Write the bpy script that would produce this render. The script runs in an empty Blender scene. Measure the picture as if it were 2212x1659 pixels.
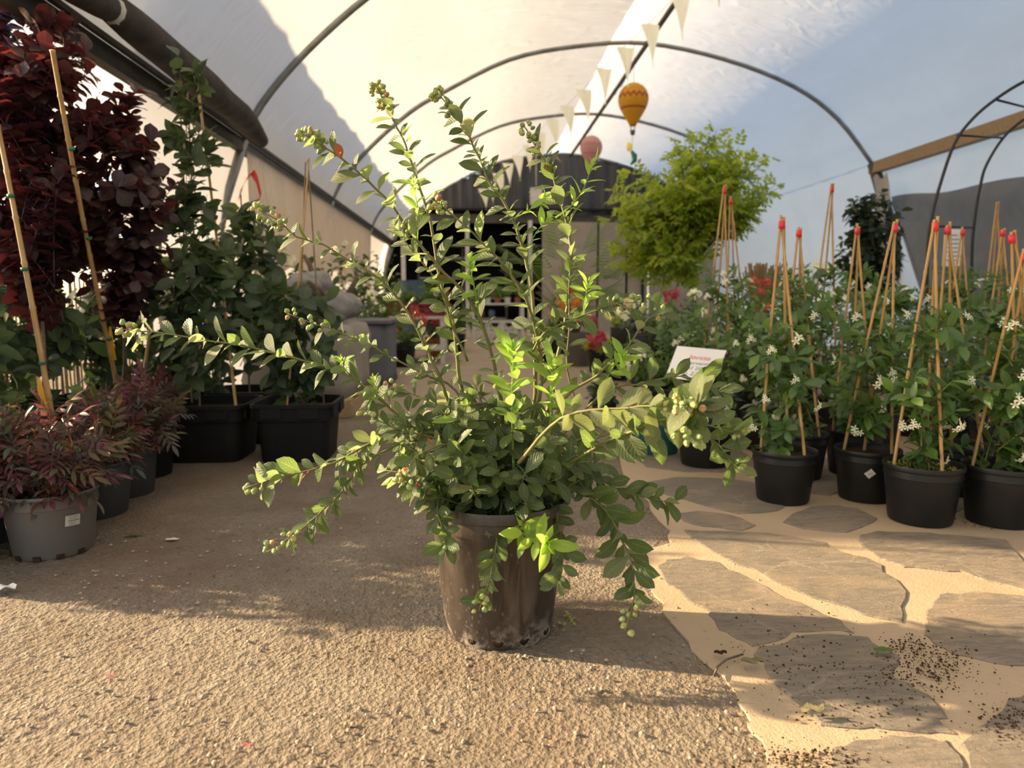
import bpy, math, random
import numpy as np
from mathutils import Vector, Matrix, Euler, Quaternion

# ------------------------------------------------------------------ camera, sky, sun, exposure
scn = bpy.context.scene
COL = scn.collection
F, CX, CY, CAMZ = 1550.0, 1106.0, 829.5, 0.85
cam_d = bpy.data.cameras.new('camera')
cam = bpy.data.objects.new('camera', cam_d); COL.objects.link(cam)
cam.location = (0, 0, CAMZ)
cam.rotation_euler = (math.radians(90 - 6.8), 0, math.radians(-3.06))
cam_d.sensor_width = 36.0
cam_d.lens = 36.0 * F / 2212.0
cam_d.clip_start = 0.05
cam_d.dof.use_dof = True
cam_d.dof.focus_distance = 1.85
cam_d.dof.aperture_fstop = 3.2
scn.camera = cam

SUN_EL, SUN_AZ = math.radians(22), math.radians(13)      # low sun from the left, a little ahead
S2 = Vector((-math.cos(SUN_EL) * math.cos(SUN_AZ), math.cos(SUN_EL) * math.sin(SUN_AZ), math.sin(SUN_EL)))
w = bpy.data.worlds.new('sky'); scn.world = w; w.use_nodes = True
wn = w.node_tree; wn.nodes.clear()
sky = wn.nodes.new('ShaderNodeTexSky'); sky.sky_type = 'NISHITA'; sky.sun_disc = False
sky.sun_elevation = SUN_EL; sky.sun_rotation = math.radians(-90 + 13); sky.air_density = 1.0; sky.dust_density = 1.6; sky.ozone_density = 1.0
wb = wn.nodes.new('ShaderNodeBackground'); wb.inputs['Strength'].default_value = 0.33
wo = wn.nodes.new('ShaderNodeOutputWorld')
wn.links.new(sky.outputs[0], wb.inputs[0]); wn.links.new(wb.outputs[0], wo.inputs[0])
sl = bpy.data.lights.new('sun', 'SUN'); sl.energy = 15.0; sl.color = (1.0, 0.75, 0.43); sl.angle = math.radians(0.8)
sun = bpy.data.objects.new('sun', sl); COL.objects.link(sun)
sun.rotation_euler = (-S2).to_track_quat('-Z', 'Y').to_euler()
sun.location = S2 * 20
vs = scn.view_settings
vs.view_transform = 'Standard'; vs.look = 'None'; vs.gamma = 1.0; vs.use_curve_mapping = False
vs.exposure = 0.22
scn.cycles.max_bounces = 8
scn.cycles.diffuse_bounces = 4
scn.cycles.transmission_bounces = 6
scn.cycles.transparent_max_bounces = 12
scn.cycles.adaptive_threshold = 0.02
scn.cycles.sample_clamp_indirect = 6.0

# ------------------------------------------------------------------ helpers
RC = cam.rotation_euler.to_matrix()
def ray(px, py): return RC @ Vector(((px - CX) / F, (CY - py) / F, -1.0))
def at(px, py, Y):
    d = ray(px, py); return Vector((0, 0, CAMZ)) + d * (Y / d.y)
def gr(px, py, z=0.0):
    d = ray(px, py); return Vector((0, 0, CAMZ)) + d * ((z - CAMZ) / d.z)

def new_obj(name, mesh, parent=None, loc=None):
    o = bpy.data.objects.new(name, mesh); COL.objects.link(o)
    if parent is not None:
        o.parent = parent
        if loc is None and parent.parent is None: o.location = -parent.location
    if loc is not None: o.location = loc
    return o
def tag(o, label=None, cat=None, group=None, kind=None):
    if label: o['label'] = label
    if cat: o['category'] = cat
    if group: o['group'] = group
    if kind: o['kind'] = kind
    return o
def thing(name, label, cat, loc, group=None):
    o = bpy.data.objects.new(name, None); COL.objects.link(o)
    o.empty_display_size = 0.1; o.location = Vector(loc)
    return tag(o, label, cat, group)

def frame(t):
    t = t.normalized(); a = Vector((0, 0, 1)) if abs(t.z) < .9 else Vector((1, 0, 0))
    x = t.cross(a).normalized(); return x, x.cross(t).normalized()

class MB:
    def __init__(s): s.v = []; s.f = []
    def tube(s, pts, rad, n=6, cap=True):
        pts = [Vector(p) for p in pts]; m = len(pts)
        rr = rad if hasattr(rad, '__len__') else [rad] * m
        b0 = len(s.v); x = None
        for i, p in enumerate(pts):
            t = (pts[min(i + 1, m - 1)] - pts[max(i - 1, 0)])
            if t.length < 1e-9: t = Vector((0, 0, 1))
            t.normalize()
            if x is None: x, y = frame(t)
            else:
                x = (x - t * x.dot(t)).normalized(); y = t.cross(x) * -1
            for k in range(n):
                a = 2 * math.pi * k / n
                s.v.append(p + x * (math.cos(a) * rr[i]) + y * (math.sin(a) * rr[i]))
        for i in range(m - 1):
            for k in range(n):
                a = b0 + i * n + k; b = b0 + i * n + (k + 1) % n
                s.f.append((a, b, b + n, a + n))
        if cap:
            s.f.append(tuple(b0 + k for k in range(n))[::-1]); s.f.append(tuple(b0 + (m - 1) * n + k for k in range(n)))
        return s
    def box(s, c, size, rot=None):
        c = Vector(c); b = len(s.v)
        for dx in (-.5, .5):
            for dy in (-.5, .5):
                for dz in (-.5, .5):
                    q = Vector((dx * size[0], dy * size[1], dz * size[2]))
                    if rot is not None: q = rot @ q
                    s.v.append(c + q)
        for q in ((0, 1, 3, 2), (4, 6, 7, 5), (0, 4, 5, 1), (2, 3, 7, 6), (0, 2, 6, 4), (1, 5, 7, 3)):
            s.f.append(tuple(b + i for i in q))
        return s
    def bar(s, a, b, wd, ht):
        a, b = Vector(a), Vector(b); d = (b - a); L = d.length; y = d.normalized()
        up = Vector((0, 0, 1)) if abs(y.z) < .95 else Vector((1, 0, 0))
        x = y.cross(up).normalized(); z = x.cross(y)
        return s.box((a + b) / 2, (wd, L, ht), Matrix((x, y, z)).transposed())
    def lathe(s, prof, n=28, c=(0, 0, 0), sq=None):
        c = Vector(c); b = len(s.v); m = len(prof)
        for r, z in prof:
            for k in range(n):
                a = 2 * math.pi * (k + .5) / n
                ca, sa = math.cos(a), math.sin(a)
                q = 1.0
                if sq: q = 1.0 / ((abs(ca) ** sq + abs(sa) ** sq) ** (1.0 / sq))
                s.v.append(c + Vector((ca * r * q, sa * r * q, z)))
        for i in range(m - 1):
            for k in range(n):
                a0 = b + i * n + k; a1 = b + i * n + (k + 1) % n
                s.f.append((a0, a1, a1 + n, a0 + n))
        s.f.append(tuple(b + k for k in range(n))[::-1])
        s.f.append(tuple(b + (m - 1) * n + k for k in range(n)))
        return s
    def prism(s, poly, z0, z1, inset=0.0):
        n = len(poly); b = len(s.v)
        cx = sum(p[0] for p in poly) / n; cy = sum(p[1] for p in poly) / n
        for p in poly: s.v.append(Vector((p[0], p[1], z0)))
        for p in poly: s.v.append(Vector((p[0], p[1], z1 - inset * .6)))
        for p in poly:
            d = Vector((cx - p[0], cy - p[1])); L = max(d.length, 1e-6)
            s.v.append(Vector((p[0] + d.x / L * inset * 1.5, p[1] + d.y / L * inset * 1.5, z1)))
        for k in range(n):
            k2 = (k + 1) % n
            s.f.append((b + k, b + k2, b + n + k2, b + n + k)); s.f.append((b + n + k, b + n + k2, b + 2 * n + k2, b + 2 * n + k))
        s.f.append(tuple(b + 2 * n + k for k in range(n)))
        return s
    def sphere(s, c, r, n=10, m=7, sc=(1, 1, 1)):
        c = Vector(c); b = len(s.v)
        for i in range(m + 1):
            th = math.pi * i / m
            for k in range(n):
                a = 2 * math.pi * k / n
                s.v.append(c + Vector((math.sin(th) * math.cos(a) * r * sc[0], math.sin(th) * math.sin(a) * r * sc[1], math.cos(th) * r * sc[2])))
        for i in range(m):
            for k in range(n):
                a0 = b + i * n + k; a1 = b + i * n + (k + 1) % n
                s.f.append((a0, a0 + n, a1 + n, a1))
        return s
    def grid(s, fn, nu, nv):
        b = len(s.v)
        for i in range(nu + 1):
            for j in range(nv + 1): s.v.append(Vector(fn(i / nu, j / nv)))
        for i in range(nu):
            for j in range(nv):
                a = b + i * (nv + 1) + j; s.f.append((a, a + nv + 1, a + nv + 2, a + 1))
        return s
    def mesh(s, name, mt, smooth=True):
        me = bpy.data.meshes.new(name); me.from_pydata([tuple(v) for v in s.v], [], s.f)
        if mt: me.materials.append(mt)
        if smooth: me.shade_smooth()
        me.update(); return me
    def build(s, name, mt, parent=None, smooth=True, sharp=None):
        me = s.mesh(name, mt, smooth)
        if sharp is not None and smooth: me.set_sharp_from_angle(angle=math.radians(sharp))
        return new_obj(name, me, parent)

# ------------------------------------------------------------------ materials
def mk(name):
    m = bpy.data.materials.new(name); m.use_nodes = True; m.node_tree.nodes.clear(); return m, m.node_tree
def nd(nt, t, ins=None, **kw):
    n = nt.nodes.new(t)
    for k, v in kw.items(): setattr(n, k, v)
    for k, v in (ins or {}).items():
        i = n.inputs[k]
        if isinstance(v, bpy.types.NodeSocket): nt.links.new(v, i)
        elif isinstance(v, (tuple, list)) and len(v) == 3 and i.type == 'RGBA': i.default_value = (*v, 1)
        else: i.default_value = v
    return n
def mixc(nt, f, a, b, bt='MIX'):
    n = nt.nodes.new('ShaderNodeMix'); n.data_type = 'RGBA'; n.blend_type = bt
    for i, v in ((0, f), (6, a), (7, b)):
        if isinstance(v, bpy.types.NodeSocket): nt.links.new(v, n.inputs[i])
        elif isinstance(v, (tuple, list)): n.inputs[i].default_value = (*v[:3], 1)
        else: n.inputs[i].default_value = v
    return n.outputs[2]
def mth(nt, op, a, b=0.0, c=None, clamp=False):
    n = nt.nodes.new('ShaderNodeMath'); n.operation = op; n.use_clamp = clamp
    for i, v in enumerate((a, b) if c is None else (a, b, c)):
        if isinstance(v, bpy.types.NodeSocket): nt.links.new(v, n.inputs[i])
        else: n.inputs[i].default_value = v
    return n.outputs[0]
def ramp(nt, f, stops):
    n = nt.nodes.new('ShaderNodeValToRGB'); nt.links.new(f, n.inputs[0])
    e = n.color_ramp.elements
    while len(e) < len(stops): e.new(0.5)
    for i, (p, c) in enumerate(stops): e[i].position = p; e[i].color = (*c, 1) if len(c) == 3 else c
    return n.outputs[0]
def out(nt, sh): nt.links.new(sh, nd(nt, 'ShaderNodeOutputMaterial').inputs[0])
def noise(nt, scale, detail=4, rough=.55, vec=None, dist=0.0):
    n = nd(nt, 'ShaderNodeTexNoise', {'Scale': scale, 'Detail': detail, 'Roughness': rough, 'Distortion': dist})
    if vec is not None: nt.links.new(vec, n.inputs['Vector'])
    return n.outputs[0]
def pm(name, col, rough=.6, col2=None, ns=12.0, bump=0.0, bs=60.0, metal=0.0, spec=.5, stretch=None):
    m, nt = mk(name)
    tc = nd(nt, 'ShaderNodeTexCoord').outputs['Object']
    if stretch: tc = nd(nt, 'ShaderNodeMapping', {'Vector': tc, 'Scale': stretch}).outputs[0]
    c2 = col2 or tuple(x * .75 for x in col)
    c = mixc(nt, ramp(nt, noise(nt, ns, vec=tc), [(.32, (0, 0, 0)), (.68, (1, 1, 1))]), col, c2)
    p = nd(nt, 'ShaderNodeBsdfPrincipled', {'Base Color': c, 'Roughness': rough, 'Metallic': metal, 'Specular IOR Level': spec})
    if bump:
        b = nd(nt, 'ShaderNodeBump', {'Height': noise(nt, bs, 3, vec=tc), 'Strength': bump, 'Distance': .01})
        nt.links.new(b.outputs[0], p.inputs['Normal'])
    out(nt, p.outputs[0]); return m
def leafmat(name, cols, under=None, trans=(.3, .45, .04), tf=.35, rough=.45, veins=0.0, spec=.4, young=None):
    m, nt = mk(name)
    r = mth(nt, 'FRACT', mth(nt, 'ADD', nd(nt, 'ShaderNodeObjectInfo').outputs['Random'], nd(nt, 'ShaderNodeAttribute', attribute_name='var').outputs['Fac']))
    n = len(cols)
    c = ramp(nt, r, [(i / max(1, n - 1), x) for i, x in enumerate(cols)])
    uv = nd(nt, 'ShaderNodeSeparateXYZ', {0: nd(nt, 'ShaderNodeUVMap').outputs[0]})
    au = mth(nt, 'ABSOLUTE', mth(nt, 'SUBTRACT', uv.outputs[0], .5))
    nrm = None
    if veins:
        rib = mth(nt, 'LESS_THAN', au, .035)
        wv = mth(nt, 'SINE', mth(nt, 'MULTIPLY', mth(nt, 'SUBTRACT', uv.outputs[1], mth(nt, 'MULTIPLY', au, .7)), 44.0))
        vv = mth(nt, 'MAXIMUM', rib, mth(nt, 'GREATER_THAN', wv, .86))
        c = mixc(nt, mth(nt, 'MULTIPLY', vv, .45 * veins), c, (.22, .25, .10))
        hgt = mth(nt, 'ADD', mth(nt, 'MULTIPLY', wv, .3), noise(nt, 90.0, 3, vec=nd(nt, 'ShaderNodeTexCoord').outputs['Object']))
        nrm = nd(nt, 'ShaderNodeBump', {'Height': hgt, 'Strength': .35 * veins, 'Distance': .004}).outputs[0]
    bf = nd(nt, 'ShaderNodeNewGeometry').outputs['Backfacing']
    c = mixc(nt, bf, c, mixc(nt, .6, c, under) if under else c)
    p = nd(nt, 'ShaderNodeBsdfPrincipled', {'Base Color': c, 'Roughness': rough, 'Specular IOR Level': spec})
    t = nd(nt, 'ShaderNodeBsdfTranslucent', {'Color': mixc(nt, .5, trans, mixc(nt, 1.0, c, (4, 4, 4), 'MULTIPLY'))})
    if nrm: nt.links.new(nrm, p.inputs['Normal'])
    out(nt, nd(nt, 'ShaderNodeMixShader', {0: tf, 1: p.outputs[0], 2: t.outputs[0]}).outputs[0])
    return m
def filmmat(name, col=(.86, .87, .88), tr=.62, clear=.06, dirt=.25, wr=.5):
    m, nt = mk(name)
    tc = nd(nt, 'ShaderNodeTexCoord').outputs['Object']
    big = nd(nt, 'ShaderNodeMapping', {'Vector': tc, 'Scale': (1.0, .35, 1.0)}).outputs[0]
    d = ramp(nt, noise(nt, 1.3, 6, .6, vec=big), [(.45, (0, 0, 0)), (.8, (1, 1, 1))])
    c = mixc(nt, mth(nt, 'MULTIPLY', d, dirt), col, (.55, .49, .40))
    wrk = nd(nt, 'ShaderNodeTexNoise', {'Vector': nd(nt, 'ShaderNodeMapping', {'Vector': tc, 'Scale': (1.2, 3.2, 1.2), 'Rotation': (.3, .2, .5)}).outputs[0], 'Scale': 1.6, 'Detail': 5, 'Roughness': .5, 'Distortion': 1.4}).outputs[0]
    nrm = nd(nt, 'ShaderNodeBump', {'Height': wrk, 'Strength': wr, 'Distance': .12}).outputs[0]
    tl = nd(nt, 'ShaderNodeBsdfTranslucent', {'Color': c, 'Normal': nrm})
    df = nd(nt, 'ShaderNodeBsdfPrincipled', {'Base Color': c, 'Roughness': .35, 'Specular IOR Level': .4, 'Normal': nrm})
    tp = nd(nt, 'ShaderNodeBsdfTransparent', {'Color': (.95, .96, .97)})
    a = nd(nt, 'ShaderNodeMixShader', {0: tr, 1: df.outputs[0], 2: tl.outputs[0]})
    out(nt, nd(nt, 'ShaderNodeMixShader', {0: clear, 1: a.outputs[0], 2: tp.outputs[0]}).outputs[0])
    return m

M = {}
M['film'] = filmmat('greenhouse_film', (.88, .845, .79), .54, .025, wr=.13)
M['film_cream'] = filmmat('cream_film', (.80, .80, .79), .25, .02, wr=.3)
M['film_dirty'] = filmmat('dirty_film', (.52, .46, .39), .40, .03, .8, .8)
M['pipe'] = pm('galvanised_pipe', (.30, .31, .30), .45, (.2, .2, .19), 6, metal=.5)
M['beam'] = pm('dark_beam', (.075, .07, .06), .7, (.04, .038, .033), 8)
M['wood'] = pm('timber', (.36, .25, .13), .75, (.24, .16, .09), 7, .3, 30, stretch=(1, 8, 8))
M['palewood'] = pm('pale_timber', (.45, .32, .18), .75, (.33, .22, .12), 7, .3, 30, stretch=(8, 1, 8))
M['roll'] = pm('dark_cloth', (.085, .078, .07), .95, (.05, .046, .042), 9, .5, 40, spec=.1)
M['curtain'] = pm('grey_curtain', (.10, .102, .11), .85, (.065, .067, .072), 3, .2, 20, spec=.15, stretch=(4, 4, .5))
M['panel'] = pm('tan_panel', (.36, .31, .25), .8, (.30, .25, .2), 2)
M['black'] = pm('black_plastic', (.008, .008, .008), .45, (.012, .0115, .011), 10, .06, 30, spec=.35)
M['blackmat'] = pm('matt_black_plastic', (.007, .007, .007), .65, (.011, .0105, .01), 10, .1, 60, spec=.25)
M['darkpot'] = pm('charcoal_plastic', (.03, .031, .033), .5, (.04, .04, .041), 10, .05, 40)
M['greypot'] = pm('grey_plastic', (.115, .115, .11), .5, (.145, .125, .105), 4, .05, 40)
M['soil'] = pm('soil', (.035, .022, .013), .95, (.07, .042, .024), 60, .9, 120, spec=.1)
M['bamboo'] = pm('bamboo', (.52, .31, .11), .5, (.40, .24, .09), 9, .1, 50, stretch=(6, 6, 1))
M['bamboo_dk'] = pm('aged_bamboo', (.27, .17, .075), .6, (.20, .12, .055), 9, .1, 50, stretch=(6, 6, 1))
M['redtape'] = pm('red_tape', (.72, .03, .06), .45, (.6, .02, .05), 20)
M['greentie'] = pm('green_tie', (.01, .20, .10), .5)
M['yellowtag'] = pm('yellow_tag', (.85, .42, .02), .5, (.75, .35, .02), 10)
M['white'] = pm('white_paint', (.62, .61, .58), .6, (.5, .49, .46), 10)
M['card'] = pm('white_card', (.8, .8, .8), .5, (.74, .74, .75), 6)
M['redink'] = pm('red_ink', (.75, .16, .14), .7)
M['greyink'] = pm('grey_ink', (.30, .30, .36), .7)
M['darkink'] = pm('dark_ink', (.06, .055, .05), .7)
M['sticker'] = pm('sticker_paper', (.62, .58, .52), .6, (.56, .53, .48), 30)
M['steel'] = pm('black_steel', (.012, .012, .012), .45)
M['twig'] = pm('green_twig', (.16, .17, .045), .6, (.12, .11, .04), 40)
M['bark'] = pm('brown_bark', (.10, .07, .045), .8, (.15, .11, .075), 30, .4, 80)
M['redtwig'] = pm('red_twig', (.11, .045, .04), .6, (.07, .035, .03), 30)
M['berry'] = None
M['net'] = None
M['sack'] = pm('white_sack', (.34, .335, .32), .9, (.22, .215, .205), 9, 1.0, 16, spec=.1)
M['sheet'] = pm('beige_sheet', (.34, .31, .26), .8, (.28, .25, .21), 3, .5, 9, spec=.2)
M['greycrate'] = pm('grey_bin', (.12, .13, .15), .7, (.10, .105, .12), 5)
M['terracotta'] = pm('terracotta', (.30, .11, .05), .8)
M['teal'] = pm('teal_plastic', (.015, .10, .12), .45)
M['ribbon'] = pm('red_ribbon', (.7, .03, .035), .4)
M['redcrate'] = pm('red_crate', (.20, .012, .012), .6)
M['blue'] = pm('blue_plastic', (.10, .18, .26), .6)
M['tissue'] = pm('white_tissue', (.75, .75, .72), .9, (.65, .65, .62), 20, .5, 30)
M['straw'] = pm('dry_straw', (.30, .19, .08), .8, (.22, .14, .06), 30)
M['litter'] = pm('dry_leaf', (.16, .13, .07), .8, (.10, .10, .05), 30)

def mat_asphalt():
    m, nt = mk('rough_asphalt')
    tc = nd(nt, 'ShaderNodeTexCoord').outputs['Object']
    v = nd(nt, 'ShaderNodeTexVoronoi', {'Vector': tc, 'Scale': 95.0}, feature='F1')
    c = mixc(nt, v.outputs['Color'], (.205, .17, .135), (.27, .228, .178))
    c = mixc(nt, ramp(nt, noise(nt, 3.0, 6, .65, tc), [(.4, (0, 0, 0)), (.72, (1, 1, 1))]), c, (.165, .125, .09))
    c = mixc(nt, ramp(nt, noise(nt, 38.0, 4, .6, tc), [(.60, (0, 0, 0)), (.74, (1, 1, 1))]), c, (.10, .07, .05))
    c = mixc(nt, mth(nt, 'MULTIPLY', ramp(nt, noise(nt, 1.1, 3, .5, tc), [(.52, (0, 0, 0)), (.7, (1, 1, 1))]), .5), c, (.165, .10, .065))
    b = nd(nt, 'ShaderNodeBump', {'Height': mth(nt, 'ADD', v.outputs['Distance'], noise(nt, 220.0, 3, .6, tc)), 'Strength': .9, 'Distance': .008})
    p = nd(nt, 'ShaderNodeBsdfPrincipled', {'Base Color': c, 'Roughness': .9, 'Specular IOR Level': .15, 'Normal': b.outputs[0]})
    out(nt, p.outputs[0]); return m
M['asphalt'] = mat_asphalt()
def mat_concrete(name, a, b, sp):
    m, nt = mk(name)
    tc = nd(nt, 'ShaderNodeTexCoord').outputs['Object']
    c = mixc(nt, ramp(nt, noise(nt, 2.2, 6, .6, tc), [(.35, (0, 0, 0)), (.7, (1, 1, 1))]), a, b)
    c = mixc(nt, ramp(nt, noise(nt, 70.0, 5, .7, tc), [(.66, (0, 0, 0)), (.74, (1, 1, 1))]), c, sp)
    h = mth(nt, 'ADD', noise(nt, 9.0, 6, .6, tc), mth(nt, 'MULTIPLY', noise(nt, 140.0, 3, .6, tc), .5))
    bp = nd(nt, 'ShaderNodeBump', {'Height': h, 'Strength': .35, 'Distance': .012})
    out(nt, nd(nt, 'ShaderNodeBsdfPrincipled', {'Base Color': c, 'Roughness': .85, 'Specular IOR Level': .2, 'Normal': bp.outputs[0]}).outputs[0]); return m
M['mortar'] = mat_concrete('tan_mortar', (.40, .31, .215), (.34, .265, .185), (.22, .15, .09))
M['concrete'] = mat_concrete('beige_concrete', (.36, .29, .22), (.30, .24, .185), (.22, .17, .12))
def mat_stone():
    m, nt = mk('flagstone')
    tc = nd(nt, 'ShaderNodeTexCoord').outputs['Object']
    oi = nd(nt, 'ShaderNodeObjectInfo').outputs['Random']
    st = nd(nt, 'ShaderNodeMapping', {'Vector': tc, 'Scale': (3.2, 11.0, 1), 'Rotation': (0, 0, -.18)}).outputs[0]
    base = ramp(nt, oi, [(0, (.225, .19, .15)), (.5, (.26, .21, .165)), (1, (.29, .225, .17))])
    c = mixc(nt, ramp(nt, noise(nt, 3.6, 9, .72, st, 1.6), [(.38, (0, 0, 0)), (.64, (1, 1, 1))]), base, (.15, .135, .115))
    c = mixc(nt, mth(nt, 'MULTIPLY', ramp(nt, noise(nt, 3.0, 4, .5, tc, 1.0), [(.5, (0, 0, 0)), (.62, (1, 1, 1))]), .45), c, (.33, .25, .175))
    vn = nd(nt, 'ShaderNodeTexVoronoi', {'Vector': mixc(nt, .12, tc, nd(nt, 'ShaderNodeTexNoise', {'Vector': tc, 'Scale': 5.0, 'Detail': 4}).outputs[1]), 'Scale': 5.5}, feature='DISTANCE_TO_EDGE').outputs['Distance']
    ve = mth(nt, 'MULTIPLY', mth(nt, 'LESS_THAN', vn, .02), ramp(nt, noise(nt, 2.2, 2, .5, tc), [(.5, (0, 0, 0)), (.6, (1, 1, 1))]))
    c = mixc(nt, mth(nt, 'MULTIPLY', ve, .3), c, (.38, .33, .27))
    h = mth(nt, 'ADD', noise(nt, 3.2, 9, .7, st, 1.0), mth(nt, 'MULTIPLY', noise(nt, 120, 3, .6, tc), .25))
    bp = nd(nt, 'ShaderNodeBump', {'Height': h, 'Strength': .8, 'Distance': .014})
    out(nt, nd(nt, 'ShaderNodeBsdfPrincipled', {'Base Color': c, 'Roughness': .7, 'Specular IOR Level': .3, 'Normal': bp.outputs[0]}).outputs[0]); return m
M['stone'] = mat_stone()
def mat_heropot():
    m, nt = mk('stained_pot')
    tc = nd(nt, 'ShaderNodeTexCoord').outputs['Object']
    z = nd(nt, 'ShaderNodeSeparateXYZ', {0: tc}).outputs[2]
    st = nd(nt, 'ShaderNodeMapping', {'Vector': tc, 'Scale': (22, 22, 3.0)}).outputs[0]
    c = mixc(nt, ramp(nt, noise(nt, 1.2, 6, .6, st, .8), [(.42, (0, 0, 0)), (.62, (1, 1, 1))]), (.030, .021, .017), (.11, .088, .07))
    c = mixc(nt, mth(nt, 'MULTIPLY', ramp(nt, noise(nt, 6.0, 3, .5, tc), [(.4, (0, 0, 0)), (.6, (1, 1, 1))]), .7), c, (.045, .035, .029))
    sp = nd(nt, 'ShaderNodeTexVoronoi', {'Vector': nd(nt, 'ShaderNodeMapping', {'Vector': tc, 'Scale': (1, 1, .55)}).outputs[0], 'Scale': 70.0}, feature='F1').outputs['Distance']
    c = mixc(nt, mth(nt, 'MULTIPLY', mth(nt, 'MULTIPLY', mth(nt, 'LESS_THAN', sp, .2), ramp(nt, noise(nt, 7.0, 2, .5, tc), [(.5, (0, 0, 0)), (.58, (1, 1, 1))])), .4), c, (.26, .2, .16))
    low = mth(nt, 'MULTIPLY', ramp(nt, z, [(.005, (1, 1, 1)), (.085, (0, 0, 0))]), ramp(nt, noise(nt, 16, 5, .7, tc), [(.50, (0, 0, 0)), (.62, (1, 1, 1))]))
    c = mixc(nt, mth(nt, 'MULTIPLY', low, .8), c, (.42, .38, .32))
    bp = nd(nt, 'ShaderNodeBump', {'Height': noise(nt, 40, 4, .6, tc), 'Strength': .12, 'Distance': .01})
    out(nt, nd(nt, 'ShaderNodeBsdfPrincipled', {'Base Color': c, 'Roughness': .5, 'Normal': bp.outputs[0]}).outputs[0]); return m
M['heropot'] = mat_heropot()
def mat_berry():
    m, nt = mk('unripe_berry')
    r = nd(nt, 'ShaderNodeObjectInfo').outputs['Random']
    c = ramp(nt, r, [(0, (.20, .27, .10)), (.5, (.30, .36, .12)), (.9, (.40, .38, .13)), (.975, (.42, .2, .10)), (1, (.35, .05, .06))])
    p = nd(nt, 'ShaderNodeBsdfPrincipled', {'Base Color': c, 'Roughness': .5, 'Subsurface Weight': .25, 'Subsurface Radius': (.004, .005, .002)})
    out(nt, p.outputs[0]); return m
M['berry'] = mat_berry()
def mat_net():
    m, nt = mk('shade_net')
    tc = nd(nt, 'ShaderNodeTexCoord').outputs['Object']
    c = mixc(nt, ramp(nt, noise(nt, 1.4, 4, .6, tc), [(.35, (0, 0, 0)), (.7, (1, 1, 1))]), (.19, .155, .125), (.12, .10, .085))
    d = nd(nt, 'ShaderNodeBsdfDiffuse', {'Color': c}); t = nd(nt, 'ShaderNodeBsdfTranslucent', {'Color': c}); tp = nd(nt, 'ShaderNodeBsdfTransparent')
    a = nd(nt, 'ShaderNodeMixShader', {0: .55, 1: d.outputs[0], 2: t.outputs[0]})
    out(nt, nd(nt, 'ShaderNodeMixShader', {0: .12, 1: a.outputs[0], 2: tp.outputs[0]}).outputs[0]); return m
M['net'] = mat_net()
# leaves
M['hero_leaf'] = leafmat('bush_leaf', [(.036, .060, .030), (.05, .08, .034), (.068, .104, .036), (.062, .09, .046), (.04, .064, .036)], (.16, .18, .12), (.30, .46, .035), .34, .42, 1.0)
M['young_leaf'] = leafmat('young_leaf', [(.16, .27, .04), (.24, .36, .05), (.13, .23, .05)], (.22, .30, .10), (.50, .72, .06), .42, .45, .6)
M['pale_lit_leaf'] = leafmat('pale_lit_leaf', [(.095, .12, .06), (.12, .14, .075), (.08, .105, .05)], (.22, .23, .15), (.42, .5, .08), .32, .5, 1.0)  # naturally pale leaves; on the right spray the lighter colour imitates sunlight
M['red_leaf'] = leafmat('reddened_leaf', [(.26, .06, .035), (.2, .09, .05)], None, (.6, .12, .05), .3, .5)
M['smoke_leaf'] = leafmat('purple_leaf', [(.016, .007, .011), (.024, .009, .013), (.032, .011, .014), (.02, .010, .015), (.045, .008, .010), (.02, .009, .013)], (.055, .036, .046), (.6, .015, .01), .18, .42, .3, .5)
M['nandina_leaf'] = leafmat('red_green_leaf', [(.045, .085, .05), (.10, .022, .03), (.12, .028, .04), (.06, .095, .035), (.13, .04, .025), (.045, .08, .06), (.085, .018, .035), (.05, .085, .05), (.14, .03, .07)], None, (.35, .15, .05), .22, .45)
M['vine_leaf'] = leafmat('climber_leaf', [(.027, .046, .025), (.038, .06, .03), (.035, .056, .036), (.06, .10, .028), (.03, .05, .032)], (.08, .10, .066), (.18, .30, .03), .26, .45, .4)
M['jas_leaf'] = leafmat('glossy_leaf', [(.025, .062, .02), (.04, .10, .022), (.06, .135, .022), (.032, .08, .025), (.12, .22, .03), (.028, .066, .03)], (.10, .15, .06), (.24, .42, .02), .28, .32, .5, .6)
M['tree_leaf'] = leafmat('lime_leaf', [(.16, .22, .022), (.24, .30, .03), (.11, .17, .018), (.30, .34, .05), (.18, .25, .02)], None, (.5, .60, .03), .42, .5)
M['ivy_leaf'] = leafmat('dark_leaf', [(.018, .035, .018), (.03, .05, .024), (.022, .042, .025)], (.06, .08, .05), (.1, .2, .03), .2, .4)
M['lime_leaf'] = leafmat('yellow_green_leaf', [(.28, .33, .03), (.22, .30, .03), (.33, .36, .06)], None, (.5, .55, .05), .3, .5)
M['mid_leaf'] = leafmat('mid_green_leaf', [(.05, .10, .02), (.075, .14, .025), (.04, .085, .025)], None, (.25, .4, .03), .3, .45)
M['grey_leaf'] = leafmat('blue_grey_leaf', [(.10, .14, .13), (.07, .11, .10)], None, (.2, .3, .15), .2, .5)
M['petal_w'] = leafmat('white_petal', [(.80, .78, .66), (.72, .72, .58)], None, (.8, .78, .6), .3, .6)
M['petal_p'] = leafmat('pink_petal', [(.40, .045, .085), (.36, .05, .09), (.46, .09, .12)], None, (.5, .07, .08), .3, .6)
M['petal_c'] = leafmat('coral_petal', [(.50, .07, .06), (.46, .11, .07)], None, (.55, .1, .07), .3, .6)
M['petal_o'] = leafmat('orange_petal', [(.6, .22, .02), (.55, .28, .03)], None, (.6, .28, .05), .3, .6)
M['petal_y'] = leafmat('cream_petal', [(.7, .62, .2), (.75, .7, .35)], None, (.8, .7, .3), .3, .6)

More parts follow.
